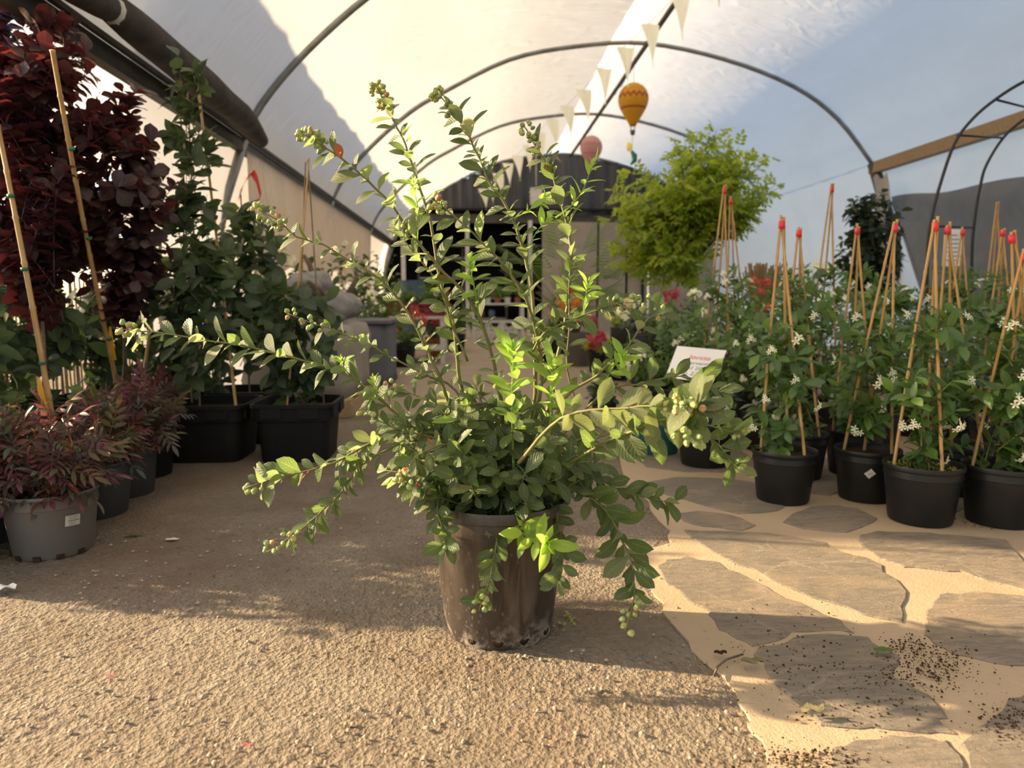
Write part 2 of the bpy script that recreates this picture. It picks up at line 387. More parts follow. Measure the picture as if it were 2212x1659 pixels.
# ------------------------------------------------------------------ leaf templates
class Tpl: pass
def leaf_arrays(nr, nc, wd, pk=.5, fold=.15, curl=.18, pet=.08, tip=1.0):
    V, UV = [], []
    for i in range(nr + 1):
        t = i / nr
        tt = max(0, (t - pet) / (1 - pet))
        e = math.log(.5) / math.log(pk)
        h = wd * .5 * (math.sin(math.pi * tt ** e) ** (.75 * tip) if 0 < tt < 1 else .0)
        h = max(h, .012)
        z0 = -curl * t * t
        for j in range(nc + 1):
            u = j / nc * 2 - 1
            V.append((u * h, t, z0 + fold * abs(u) * h * 1.6 - .03 * math.sin(6 * t + 2 * u) * wd)); UV.append((j / nc, t))
    Fq = []
    for i in range(nr):
        for j in range(nc):
            a = i * (nc + 1) + j; Fq.append((a, a + 1, a + nc + 2, a + nc + 1))
    return np.array(V, float), np.array(Fq, int), np.array(UV, float)
def combine(parts):
    V, Q, U, o = [], [], [], 0
    for v, q, u in parts: V.append(v); Q.append(q + o); U.append(u); o += len(v)
    return np.concatenate(V), np.concatenate(Q), np.concatenate(U)
def xf(arr, loc, rz=0, rx=0, sc=1, ry=0):
    R = np.array(Euler((rx, ry, rz)).to_matrix()); v, q, u = arr
    return (v * sc) @ R.T + np.array(loc), q, u
def fast_mesh(name, V, Q, UV, mt, var=None):
    me = bpy.data.meshes.new(name); nv, nf = len(V), len(Q)
    me.vertices.add(nv); me.loops.add(nf * 4); me.polygons.add(nf)
    me.vertices.foreach_set('co', V.astype(np.float32).ravel())
    me.loops.foreach_set('vertex_index', Q.astype(np.int32).ravel())
    me.polygons.foreach_set('loop_start', np.arange(0, nf * 4, 4, dtype=np.int32))
    if UV is not None:
        ul = me.uv_layers.new(name='UVMap'); ul.data.foreach_set('uv', UV[Q.ravel()].astype(np.float32).ravel())
    if var is not None:
        a = me.attributes.new('var', 'FLOAT', 'POINT'); a.data.foreach_set('value', var.astype(np.float32))
    if mt: me.materials.append(mt)
    me.shade_smooth()
    me.update(calc_edges=True); me.validate(); return me
def tpl(name, arr, mt):
    t = Tpl(); t.arr = arr; t.mesh = fast_mesh(name, *arr, mt); t.mat = mt; return t
def join(name, t, mats, parent, kind='stuff', label=None, rng=None):
    if not mats: return None
    v, q, u = t.arr; n = len(mats)
    A = np.array([np.array(m) for m in mats])
    V = np.einsum('nij,vj->nvi', A[:, :3, :3], v) + A[:, None, :3, 3]
    Q = (q[None] + (np.arange(n) * len(v))[:, None, None]).reshape(-1, 4)
    U = np.tile(u, (n, 1)); var = np.repeat(np.random.default_rng(n).random(n), len(v))
    o = new_obj(name, fast_mesh(name, V.reshape(-1, 3), Q, U, t.mat, var), parent)
    if kind: o['kind'] = kind
    if label: o['label'] = label
    return o
def orient(p, d, n, s):
    y = Vector(d).normalized(); n = Vector(n)
    z = n - y * n.dot(y)
    if z.length < 1e-4: z = frame(y)[0]
    z.normalize(); x = y.cross(z)
    return Matrix(((x.x * s, y.x * s, z.x * s, p[0]), (x.y * s, y.y * s, z.y * s, p[1]), (x.z * s, y.z * s, z.z * s, p[2]), (0, 0, 0, 1)))
def put(name, t, m, parent, sub=False):
    o = bpy.data.objects.new(name, t.mesh); COL.objects.link(o); o.parent = parent
    o.matrix_basis = m if sub else Matrix.Translation(-parent.location) @ m
    return o

L_hero = leaf_arrays(6, 4, .50, .56, .16, .16, .07, .9)
L_thin = leaf_arrays(5, 2, .30, .45, .2, .2, .05)
L_round = leaf_arrays(5, 2, .74, .58, .12, .12, .10, .8)
L_wide = leaf_arrays(5, 2, .56, .48, .14, .2, .06)
L_mid = leaf_arrays(5, 2, .46, .5, .18, .18, .05)
L_small = leaf_arrays(3, 2, .5, .5, .15, .15, .05)
T_hero = tpl('leaf', L_hero, M['hero_leaf']); T_young = tpl('young_leaf', leaf_arrays(6, 4, .36, .5, .2, .15, .03), M['young_leaf'])
T_pale = tpl('pale_lit_leaf', L_hero, M['pale_lit_leaf']); T_redl = tpl('red_leaf', L_hero, M['red_leaf'])
T_smoke = tpl('purple_leaf', L_round, M['smoke_leaf'])
T_vine = tpl('climber_leaf', L_wide, M['vine_leaf']); T_jas = tpl('glossy_leaf', L_mid, M['jas_leaf'])
T_ivy = tpl('dark_leaf', L_wide, M['ivy_leaf']); T_mid = tpl('green_leaf', L_mid, M['mid_leaf'])
T_lime = tpl('lime_leaf', L_wide, M['lime_leaf']); T_grey = tpl('grey_leaf', L_wide, M['grey_leaf'])
spray = [xf(L_thin, (0, .95, 0), 0, 0, .55)]
for k, yy in enumerate((.3, .55, .8)):
    for sd in (-1, 1): spray.append(xf(L_thin, (0, yy, 0), sd * -(1.05 - .12 * k), -.15, .5 - .04 * k, sd * .3))
spray.append((np.array([(-.012, 0, 0), (.012, 0, 0), (.008, 1, 0), (-.008, 1, 0)], float), np.array([(0, 1, 2, 3)]), np.zeros((4, 2))))
T_nan = tpl('compound_leaf', combine(spray), M['nandina_leaf'])
frond = [xf(L_mid, (0, .85, 0), 0, 0, .45)]
for k, yy in enumerate((.25, .5, .72)):
    for sd in (-1, 1): frond.append(xf(L_mid, (0, yy, 0), sd * -1.1, -.2, .42, sd * .3))
T_tree = tpl('compound_leaf', combine(frond), M['tree_leaf'])
palm = []
for k in range(9):
    for sd in (-1, 1): palm.append(xf(leaf_arrays(3, 2, .12, .4, .2, .3), (0, .15 + k * .09, -.12 * (k / 8) ** 2), sd * -.95, -.2, .42 - .025 * k))
T_palm = tpl('frond', combine(palm), M['mid_leaf'])
def flower_arr(np_, wd, ln, tilt, pk=.6):
    return combine([xf(leaf_arrays(3, 2, wd, pk, .05, .15, .02), (0, 0, 0), 2 * math.pi * k / np_, tilt, ln) for k in range(np_)])
star = flower_arr(5, .42, 1.0, .25)
T_jf = tpl('flower', combine([xf(star, p, rz, rx, s) for p, rz, rx, s in (((0, 0, .3), 0, 0, 1), ((.9, .2, 0), .5, .7, .9), ((-.7, .6, 0), 1.1, -.6, .95), ((-.1, -.9, -.1), .3, .8, .85))]), M['petal_w'])
def puff(n, wd, ln, seed):
    r = np.random.default_rng(seed); ps = []
    for k in range(n):
        a = r.random() * 6.28; c = r.random() * 1.6 - .6; s_ = math.sqrt(max(0, 1 - min(1, c * c)))
        ps.append(xf(flower_arr(4, wd, .46, .3), (s_ * math.cos(a) * .7, s_ * math.sin(a) * .7, c * .6), a, math.acos(max(-1, min(1, c))) * .8, 1))
    return combine(ps)
T_pw = tpl('flower_head', puff(16, .7, .3, 1), M['petal_w']); T_pp = tpl('flower_head', puff(22, .7, .3, 2), M['petal_p'])
T_pc = tpl('flower_head', puff(12, .7, .3, 3), M['petal_c']); T_po = tpl('flower_head', puff(12, .7, .3, 4), M['petal_o']); T_py = tpl('flower_head', puff(14, .7, .3, 5), M['petal_y'])
bm_b = MB(); bm_b.lathe([(.001, 0), (.30, .04), (.48, .22), (.5, .48), (.40, .78), (.24, .92), (.30, 1.03), (.20, .99), (.08, .9)], 8)
berry_mesh = bm_b.mesh('berry', M['berry'])
T_berry = Tpl(); T_berry.mesh = berry_mesh
print('setup ok')

# ------------------------------------------------------------------ builders
def curve3(a, b, c, n):
    return [a * (1 - t) ** 2 + b * 2 * t * (1 - t) + c * t * t for t in (i / n for i in range(n + 1))]
def shoots(rng, origin, center, radii, n, up=.35, spread=.03, origin2=None):
    res = []
    for i in range(n):
        d = Vector(rng.normal(size=3)); d.normalize()
        r = .55 + .45 * rng.random() ** .6
        e = center + Vector((d.x * radii[0], d.y * radii[1], d.z * radii[2])) * r
        og = origin if origin2 is None else origin.lerp(origin2, max(0, min(1, (e.z - origin.z) / max(.01, origin2.z - origin.z) - .35 * rng.random())))
        o = og + Vector((rng.uniform(-1, 1) * spread, rng.uniform(-1, 1) * spread, 0))
        mid = o.lerp(e, .5) + Vector((0, 0, up * abs(e.z - o.z) * .3)) + Vector(rng.normal(size=3)) * .03
        mid.x = mid.x * .5 + (o.x * .6 + e.x * .4) * .5; mid.y = mid.y * .5 + (o.y * .6 + e.y * .4) * .5
        res.append(curve3(o, mid, e, 6))
    return res
def along(line, t):
    n = len(line) - 1; x = min(max(t, 0), .9999) * n; i = int(x)
    return line[i].lerp(line[i + 1], x - i), (line[i + 1] - line[i]).normalized()
def leaves_on(rng, line, n, L, t0=.3, open_=1.0, droop=.25, var=.3, upn=.7, face=0.0, te=1.0):
    res = []; ph = rng.random() * 6.28
    for k in range(n):
        t = t0 + (te - t0) * (k + rng.random() * 1.3) / n
        p, tg = along(line, t); x, y = frame(tg); ph += 2.4 + rng.normal() * .3
        rad = x * math.cos(ph) + y * math.sin(ph)
        th = open_ * rng.uniform(.6, 1.3)
        d = tg * math.cos(th) + rad * math.sin(th) + Vector((0, 0, -droop * rng.random()))
        nn = tg * .6 + Vector((0, 0, upn)) + Vector((-.35, -.9, .1)) * face + Vector(rng.normal(size=3)) * .3
        res.append(orient(p, d, nn, L * rng.uniform(1 - var, 1 + var)))
    return res
def place_leaves(root, T, mats, ind, name='leaf', joined='foliage'):
    cp = Vector((0, 0, CAMZ))
    ms = sorted(mats, key=lambda m: (m.translation - cp).length / max(m.col[1].length, 1e-4))
    for m in ms[:ind]: put(name, T, m, root)
    if len(ms) > ind: join(joined, T, ms[ind:], root)
def bush(root, rng, origin, center, radii, nsh, per, L, T, stem='twig', ind=300, t0=.35, rad=.004, up=.35, spread=.03, open_=1.0, droop=.25, upn=.7, origin2=None, face=0.0):
    sh = shoots(rng, origin, center, radii, nsh, up, spread, origin2)
    b = MB()
    for s in sh: b.tube(s, [rad * (1 - .7 * i / 6) for i in range(7)], 5)
    b.build('stems', M[stem], root)
    ms = []
    for s in sh: ms += leaves_on(rng, s, per, L, t0, open_, droop, upn=upn, face=face)
    place_leaves(root, T, ms, ind)
    return sh, ms
def pot(root, c, R, H, mt='black', taper=.8, soil=.05, n=32, notches=0, rim=.022):
    c = Vector(c); b = MB()
    b.lathe([(R * taper * .97, 0), (R * taper, .008), (R * (taper + (1 - taper) * .72), H * .78), (R * (taper + (1 - taper) * .72) + .004, H * .79),
             (R * .955, H - rim), (R * 1.0, H - rim + .004), (R * 1.01, H - .006), (R * .99, H), (R * .955, H - .004), (R * .93, H - soil - .01)], n, c)
    o = b.build('pot', M[mt], root, sharp=50)
    s = MB(); rr = np.random.default_rng(int(abs(c.x * 997 + c.y * 131)))
    m = 10
    for i in range(m + 1):
        for k in range(18):
            a = 2 * math.pi * k / 18; r = R * .945 * i / m
            s.v.append(c + Vector((r * math.cos(a), r * math.sin(a), H - soil + rr.normal() * .004)))
    for i in range(m):
        for k in range(18):
            a = i * 18 + k; d = i * 18 + (k + 1) % 18; s.f.append((a, d, d + 18, a + 18))
    s.build('soil', M['soil'], root)
    for k in range(notches):
        a = -math.pi / 2 + (k - notches / 2 + .5) * .55 + .1
        d = Vector((math.cos(a), math.sin(a), 0))
        MB().box(c + d * (R * taper * .995) + Vector((0, 0, .008)), (.022, .012, .016), Matrix.Rotation(a + math.pi / 2, 3, 'Z')).build('drain_hole', M['soil'], root, False)
    return o
def cane(root, a, b, r=.0055, mt='bamboo', name='cane', node=.16):
    a, b = Vector(a), Vector(b); L = (b - a).length; pts, rr = [], []
    n = max(3, int(L / node)); bend = frame(b - a)[0] * (L * .006)
    for i in range(n + 1):
        t = i / n; p = a.lerp(b, t) + bend * math.sin(math.pi * t)
        for dt, k in ((-.012 / L, 1.0), (0, 1.22), (.012 / L, .97)):
            if 0 <= t + dt <= 1: pts.append(p + (b - a) * dt); rr.append(r * k * (1.1 - .25 * t))
    return MB().tube(pts, rr, 7).build(name, M[mt], root)
def sticker(root, c, R0, R1, H, ang, z, wd, ht, roll=0.0, rows=5, seed=1):
    """paper label on a conical pot side; R0/R1 outer radius at the foot and the rim"""
    c = Vector(c); rng = np.random.default_rng(seed)
    def pt(u, v, off):
        u2 = u * math.cos(roll) - v * math.sin(roll); v2 = u * math.sin(roll) + v * math.cos(roll)
        zz = z + v2; r = R0 + (R1 - R0) * zz / H + off; a = ang + u2 / r
        return c + Vector((r * math.cos(a), r * math.sin(a), zz))
    s = MB().grid(lambda i, j: pt((i - .5) * wd, (j - .5) * ht, .0035), 6, 4).build('label_sticker', M['sticker'], root)
    s['label'] = 'white printed label'
    for k in range(rows):
        v = ht * (.36 - .72 * k / max(1, rows - 1)); u = -wd * rng.uniform(.22, .34); e = wd * rng.uniform(.1, .38); t = MB()
        h = ht * (.05 if k != rows // 2 else .09)
        while u < e:
            l = wd * rng.uniform(.03, .09)
            t.grid(lambda i, j, u=u, l=l: pt(u + i * l, v + (j - .5) * h, .0042), 1, 1); u += l + wd * .02
        t.build('print', M['darkink'], s, False)

# ------------------------------------------------------------------ the setting
Y1, DY = 6.7, 4.0
PROF = [(-2.04, 2.21), (-1.86, 2.55), (-1.46, 3.0), (-.9, 3.48), (-.43, 3.76), (.53, 4.23), (1.5, 4.43), (2.5, 4.49), (3.65, 4.29), (4.69, 3.93), (5.39, 3.47), (5.98, 2.8)]
def prof_dense(P, k=4):
    res = []
    for i in range(len(P) - 1):
        p0, p1, p2, p3 = [Vector(P[max(0, min(len(P) - 1, j))]) for j in (i - 1, i, i + 1, i + 2)]
        for q in range(k):
            t = q / k
            res.append(.5 * ((2 * p1) + (p2 - p0) * t + (2 * p0 - 5 * p1 + 4 * p2 - p3) * t * t + (3 * p1 - p0 - 3 * p2 + p3) * t ** 3))
    res.append(Vector(P[-1])); return res
PD = prof_dense(PROF)
def tunnel(name, prof, y0, y1, mt, sag=.05):
    b = MB(); ny = int((y1 - y0) / .25); cx = 1.97 if prof[-1].x > -2 else -6.05
    def fn(i, j):
        x = i * (len(prof) - 1); k = min(int(x), len(prof) - 2); p = prof[k].lerp(prof[k + 1], x - k)
        y = y0 + (y1 - y0) * j
        ph = ((y - Y1) / DY) % 1.0; gi = min(1, max(0, (p.x + 2.04) / 8.02)) if p.x > -2.04 else min(1, (-2.04 - p.x) / 8.02); sg = sag * math.sin(math.pi * ph) * math.sin(math.pi * gi) + .012 * math.sin(9 * y + 3 * p.x)
        return (p.x + (cx - p.x) * sg * .12, y, p.y - sg + .035)
    b.grid(fn, len(prof) - 1, ny); o = b.build(name, mt); o['kind'] = 'structure'; return o
SEAM = 26
tunnel('ceiling', PD[SEAM:], -9.3, 18.7, M['film'])
tunnel('ceiling', PD[:SEAM + 1], -9.3, 18.7, M['film_cream'])
nb = [Vector((-4.08 - p.x, p.y)) for p in PD][::-1]
tunnel('ceiling', nb, 4.6, 18.7, M['film'])
for k in range(4):
    y = Y1 + DY * k
    tag(MB().tube([(p.x, y, p.y) for p in PD], .032, 8).build('trim_%d' % (k + 1), M['pipe']), kind='structure')
tag(MB().tube([(p.x, Y1 - DY, p.y) for p in PD], .032, 8).build('trim_5', M['pipe']), kind='structure')
tag(MB().tube([(2.5, -1.3, 4.46), (2.5, 18.7, 4.46)], .035, 8).build('trim_6', M['beam']), kind='structure')
for k, (xx, zz) in enumerate(((-.43, 3.73), (4.69, 3.9))):
    pass
# left gutter beam, wall film, posts
g = MB().bar((-2.06, 1.2, 2.2), (-2.06, 18.7, 2.2), .075, .11); g.bar((-2.0, 1.2, 2.27), (-2.0, 18.7, 2.27), .03, .03)
tag(g.build('trim_7', M['beam'], smooth=False), kind='structure')
tag(MB().grid(lambda i, j: (-2.09 - .16 * min(1, i * 4) - .02 * math.sin(j * 40), 4.85 + 13.85 * j, 2.2 - 2.2 * i), 6, 90).build('wall_left', M['film']), kind='structure')
skirt = MB().grid(lambda i, j: (-2.02 - .04 * math.sin(j * 60) * i + .06 * i * math.sin(j * 17), 6.75 + 7.9 * j, 2.17 - (1.05 + .12 * math.sin(j * 23)) * i), 8, 90)
tag(skirt.build('skirt_film', M['film_dirty']), 'stained tan plastic skirt hanging from the gutter above the climbers', 'plastic sheet')
for k in range(4):
    y = Y1 + DY * k
    tag(MB().tube([(-2.03, y, 2.25), (-2.2, y - .05, 1.72), (-2.6, y - .1, 0)], .05, 8).build('trim_%d' % (8 + k), M['pipe']), kind='structure')
# right gutter board, posts, wall film and net
g = MB().bar((5.98, 1.0, 2.78), (5.98, 10.75, 2.78), .12, .16)
tag(g.build('trim_12', M['wood'], smooth=False), kind='structure')
tag(MB().tube([(5.96, 10.7, 2.85), (6.1, 10.6, 2.3), (6.7, 10.4, 0)], .085, 8).build('trim_13', M['beam']), kind='structure')
tag(MB().grid(lambda i, j: (6.0 + .34 * min(1, i * 3) + .03 * math.sin(j * 50) * i, -9.3 + 28.0 * j, 2.86 - 2.86 * i), 6, 80).build('wall_right', M['film']), kind='structure')
def netf(i, j):
    y = 3.0 + 7.45 * j; f = min(1, .10 + (1 - j) * 5.5)   # the far corner is gathered up to the post
    top = 2.32 - .34 * math.sin(math.pi * min(1, j * 1.02)) * .55
    return (6.12 - .35 * i * f + .12 * f * math.sin(i * 9 + j * 6), y - .1 * i, top - 1.45 * i * f + .03 * f * math.sin(j * 21 + i * 5))
tag(MB().grid(netf, 14, 60).build('shade_net', M['net']), 'brown shade net sagging below the right gutter board', 'shade net')
tag(MB().grid(lambda i, j: (5.86 + .05 * math.sin(i * 12), 10.5 - .35 * j - .2 * i, 2.6 - 2.3 * i + .05 * math.sin(j * 7)), 14, 8).build('canvas_sheet', M['film_dirty']), 'dirty canvas strip hung along the slanted post by the shade net', 'canvas')
# rolled cloth above the left gutter
def rollseg(y0, y1, r0):
    pts, rr = [], []
    for i in range(15):
        t = i / 14; y = y0 + (y1 - y0) * t
        pts.append((-1.83 + .015 * math.sin(5 * t), y, 2.32 - .03 * math.sin(math.pi * t) - .1 * (1 if y1 > 6 and t > .8 else 0) * (t - .8) * 5))
        rr.append(r0 * (.35 + .65 * math.sin(math.pi * min(1, .08 + t * .9)) ** .35) * (1 + .04 * math.sin(t * 17)))
    return MB().tube(pts, rr, 14)
rt = thing('rolled_cloth', 'dark brown cloth rolled up and tied along the left gutter', 'cloth', (-1.93, 3, 2.42))
rollseg(1.6, 4.02, .105).build('roll', M['roll'], rt); rollseg(3.97, 6.6, .105).build('roll', M['roll'], rt)
MB().tube([(-1.83, 3.95, 2.31), (-1.83, 4.03, 2.31)], .07, 10).build('tie', M['white'], rt)
# end wall: curtain, header, panels, dark shop interior
YE = 18.7
def curt(i, j):
    x = -1.55 + 7.2 * i
    k = min(range(len(PD)), key=lambda q: abs(PD[q].x - x)); zt = PD[k].y
    zb = 3.02 + .06 * math.sin(i * 9) + (.12 if i < .1 else 0)
    return (x, YE + .05 * math.sin(i * 150 * (1 + .15 * math.sin(i * 7))) + .06 * math.sin(i * 31), zb + (max(zt, zb + .05) - zb) * j)
tag(MB().grid(curt, 160, 8).build('wall_back', M['curtain']), kind='structure')
e = MB(); e.box((1.9, YE + .1, 2.88), (8.2, .12, .22)); e.box((1.0, YE + .12, 2.2), (3.2, .06, .06)); e.box((1.0, YE + .12, 1.85), (3.2, .06, .06))
tag(e.build('trim_14', M['beam'], smooth=False), kind='structure')
for k, (a, b2) in enumerate(((1170, 1290), (1292, 1352), (1355, 1400), (1402, 1700))):
    p, q = at(a, 600, YE), at(b2, 600, YE)
    tag(MB().box(((p.x + q.x) / 2, YE + .03, 1.4), (q.x - p.x - .03, .06, 2.8)).build('wall_back_panel_%d' % k, M['panel'], smooth=False), kind='structure').name = 'wall_back'
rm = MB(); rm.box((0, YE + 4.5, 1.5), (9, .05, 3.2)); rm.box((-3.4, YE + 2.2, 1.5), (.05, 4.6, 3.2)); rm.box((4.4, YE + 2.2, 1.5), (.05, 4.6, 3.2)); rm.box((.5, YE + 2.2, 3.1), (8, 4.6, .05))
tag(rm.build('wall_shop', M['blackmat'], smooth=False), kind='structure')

# floor: rough asphalt with real relief near the camera
rng = np.random.default_rng(5)
x0, x1, y0, y1, st = -2.3, 1.05, .85, 2.9, .0058
nx, ny = int((x1 - x0) / st) + 1, int((y1 - y0) / st) + 1
x1, y1 = x0 + (nx - 1) * st, y0 + (ny - 1) * st
Hm = np.zeros((nx, ny))
cnt = 52000
pxs = rng.random(cnt) * nx; pys = rng.random(cnt) * ny
prs = .0045 + .007 * rng.random(cnt) ** 2.5; phs = prs * (.20 + .25 * rng.random(cnt)); asp = .7 + .6 * rng.random(cnt)
for i in range(cnt):
    rc = prs[i] / st; ix0 = int(max(0, pxs[i] - 2.2 * rc)); ix1 = int(min(nx, pxs[i] + 2.2 * rc + 1)); iy0 = int(max(0, pys[i] - 2.2 * rc)); iy1 = int(min(ny, pys[i] + 2.2 * rc + 1))
    if ix1 <= ix0 or iy1 <= iy0: continue
    gx = (np.arange(ix0, ix1) - pxs[i])[:, None] / rc * asp[i]; gy = (np.arange(iy0, iy1) - pys[i])[None] / rc / asp[i]
    h = phs[i] * np.sqrt(np.clip(1 - gx * gx - gy * gy, 0, 1))
    np.maximum(Hm[ix0:ix1, iy0:iy1], h, out=Hm[ix0:ix1, iy0:iy1])
gxx, gyy = np.meshgrid(np.arange(nx) * st + x0, np.arange(ny) * st + y0, indexing='ij')
Hm += .0022 * np.sin(gxx * 9 + 2 * np.sin(gyy * 7)) * np.sin(gyy * 11) - .002
ed = np.minimum.reduce([gxx - x0, x1 - gxx, gyy - y0, y1 - gyy]); Hm = .0016 + (Hm - .0016) * np.clip(ed / .08, 0, 1)
Vn = np.stack([gxx, gyy, Hm], -1).reshape(-1, 3)
ii = (np.arange(nx - 1)[:, None] * ny + np.arange(ny - 1)[None]).ravel()
Q = np.stack([ii, ii + ny, ii + ny + 1, ii + 1], 1)
floor = new_obj('floor', fast_mesh('floor', Vn, Q, None, M['asphalt'])); floor['kind'] = 'structure'
fb = MB()
for (a, b2, c, d) in ((-16, -3, 16, y0), (-16, y1, 16, 26), (-16, y0, x0, y1), (x1, y0, 16, y1)):
    k = len(fb.v); fb.v += [Vector((a, b2, .0016)), Vector((c, b2, .0016)), Vector((c, d, .0016)), Vector((a, d, .0016))]; fb.f.append((k, k + 1, k + 2, k + 3))
tag(fb.build('floor', M['asphalt'], smooth=False), kind='structure')
far = MB().prism([(-1.75, 5.6), (-.2, 5.1), (1.2, 5.3), (6.3, 5.0), (6.3, 24), (-1.9, 24)], -.01, .004)
tag(far.build('floor', M['concrete'], smooth=False), kind='structure')
# flagstone path
edge = [(1215, 775), (1290, 850), (1330, 960), (1352, 1050), (1395, 1085), (1450, 1150), (1440, 1175), (1395, 1190), (1400, 1240), (1412, 1290), (1450, 1345), (1500, 1410), (1560, 1460), (1590, 1510), (1620, 1560), (1640, 1600), (1655, 1680)]
pe = [gr(*p) for p in edge]
rng = np.random.default_rng(8); ped = []
for a, b2 in zip(pe[:-1], pe[1:]):
    for t in (0, .33, .66): ped.append(a.lerp(b2, t) + Vector(rng.normal(size=3)) * .008)
ped.append(pe[-1])
poly = [(p.x, p.y) for p in ped] + [(ped[-1].x, -1), (7, -1), (7, 5.4), (pe[0].x, 6.2)]
path = MB().prism(poly[::-1], -.02, .005).build('floor', M['mortar'], smooth=False); path['kind'] = 'structure'
Z3 = lambda L: [(1300 + x * .4123, 1050 + y * .4123) for x, y in L]
stones = [
 Z3([(440, 240), (600, 246), (760, 250), (1010, 275), (1150, 305), (1250, 350), (1380, 390), (1480, 430), (1540, 500), (1605, 570), (1585, 650), (1590, 735), (1440, 715), (1290, 650), (1080, 595), (920, 520), (790, 450), (640, 395), (520, 320)]),
 Z3([(280, 430), (350, 395), (450, 380), (590, 405), (720, 470), (850, 540), (980, 600), (1130, 660), (1250, 720), (1330, 780), (1180, 770), (1000, 775), (900, 820), (790, 850), (690, 810), (630, 760), (570, 690), (520, 650), (430, 600), (350, 520)]),
 Z3([(810, 890), (850, 850), (960, 830), (1060, 790), (1200, 780), (1350, 800), (1450, 850), (1540, 890), (1575, 925), (1520, 985), (1560, 1030), (1650, 1085), (1740, 1140), (1780, 1190), (1800, 1250), (1850, 1320), (1700, 1310), (1500, 1280), (1340, 1290), (1150, 1290), (1080, 1200), (1000, 1130), (900, 1050), (860, 970)]),
 Z3([(1680, 690), (1700, 640), (1760, 610), (1810, 575), (1940, 565), (2212, 590), (2400, 640), (2400, 960), (2130, 955), (1990, 935), (1850, 890), (1750, 840), (1690, 790)]),
 Z3([(1340, 265), (1420, 255), (1500, 250), (1700, 255), (1850, 270), (2110, 290), (2190, 370), (2240, 440), (2230, 560), (2100, 530), (1990, 500), (1880, 455), (1720, 450), (1580, 430), (1450, 390), (1370, 340)]),
 Z3([(950, 200), (990, 150), (1100, 120), (1230, 110), (1340, 130), (1440, 180), (1400, 210), (1330, 240), (1200, 250), (1060, 235)]),
 Z3([(380, 150), (500, 140), (640, 150), (740, 180), (800, 215), (740, 240), (620, 230), (480, 210), (420, 190)]),
 Z3([(1910, 1330), (1950, 1290), (2060, 1220), (2130, 1140), (2212, 1100), (2420, 1110), (2420, 1560), (1970, 1560), (1900, 1420)]),
 Z3([(1210, 1400), (1340, 1350), (1500, 1330), (1700, 1345), (1840, 1370), (1880, 1420), (1900, 1560), (1240, 1560)]),
 [(1375, 990), (1400, 977), (1470, 984), (1530, 962), (1600, 972), (1642, 1008), (1560, 1024), (1480, 1022), (1400, 1012)],
 [(1390, 1045), (1460, 1033), (1560, 1036), (1640, 1048), (1702, 1090), (1680, 1108), (1600, 1114), (1510, 1092), (1440, 1072)],
 [(1362, 950), (1400, 905), (1480, 900), (1535, 935), (1500, 958), (1420, 966)],
 [(1660, 1010), (1740, 985), (1830, 1000), (1860, 1045), (1790, 1075), (1700, 1062)],
 [(1880, 1050), (1960, 1020), (2080, 1030), (2150, 1070), (2060, 1110), (1930, 1105)],
 [(2235, 1160), (2340, 1150), (2450, 1190), (2400, 1270), (2290, 1260)],
 [(1560, 900), (1660, 890), (1740, 920), (1720, 960), (1610, 950)],
 [(1330, 850), (1400, 838), (1480, 850), (1470, 884), (1380, 890)],
]
for S in stones:
    pts = [gr(*p) for p in S]; fine = []
    for i in range(len(pts)):
        a, b2 = pts[i], pts[(i + 1) % len(pts)]
        for t in (0, .5): fine.append(a.lerp(b2, t) + Vector((rng.normal(), rng.normal(), 0)) * .006)
    ar = sum(fine[i].x * fine[(i + 1) % len(fine)].y - fine[(i + 1) % len(fine)].x * fine[i].y for i in range(len(fine)))
    if ar < 0: fine = fine[::-1]
    MB().prism([(p.x, p.y) for p in fine], -.01, .0082 + rng.uniform(0, .002), .004).build('flagstone', M['stone'], path, False)
# loose soil spilled on the paving and small litter
sp = []
T_crumb = tpl('crumb', (np.array([(-.5, -.5, 0), (.5, -.5, 0), (.5, .5, 0), (-.5, .5, 0), (-.3, -.3, .6), (.3, -.3, .6), (.3, .3, .6), (-.3, .3, .6)], float), np.array([(0, 1, 5, 4), (1, 2, 6, 5), (2, 3, 7, 6), (3, 0, 4, 7), (4, 5, 6, 7)]), np.zeros((8, 2))), M['soil'])
for cx_, cy_, sx, sy, n in ((2010, 1440, 55, 26, 620), (1960, 1395, 25, 12, 150), (1740, 1640, 70, 16, 380), (1700, 1400, 90, 45, 160), (1850, 1500, 120, 50, 260), (2180, 1560, 40, 26, 200), (2120, 1130, 60, 8, 120)):
    for k in range(n):
        p = gr(cx_ + rng.normal() * sx, cy_ + rng.normal() * sy, .010)
        if any((p - gr(*q)).xy.length < .125 for q in ((2156, 1130), (1986, 1126), (2262, 1112))): continue
        sp.append(orient(p, (rng.normal(), rng.normal(), 0), (0, 0, 1), abs(rng.normal()) * .0017 + .0011))
so = join('soil_crumbs', T_crumb, sp, None); tag(so, 'dark soil crumbs spilled over the flagstones', 'soil')
print('structure ok')

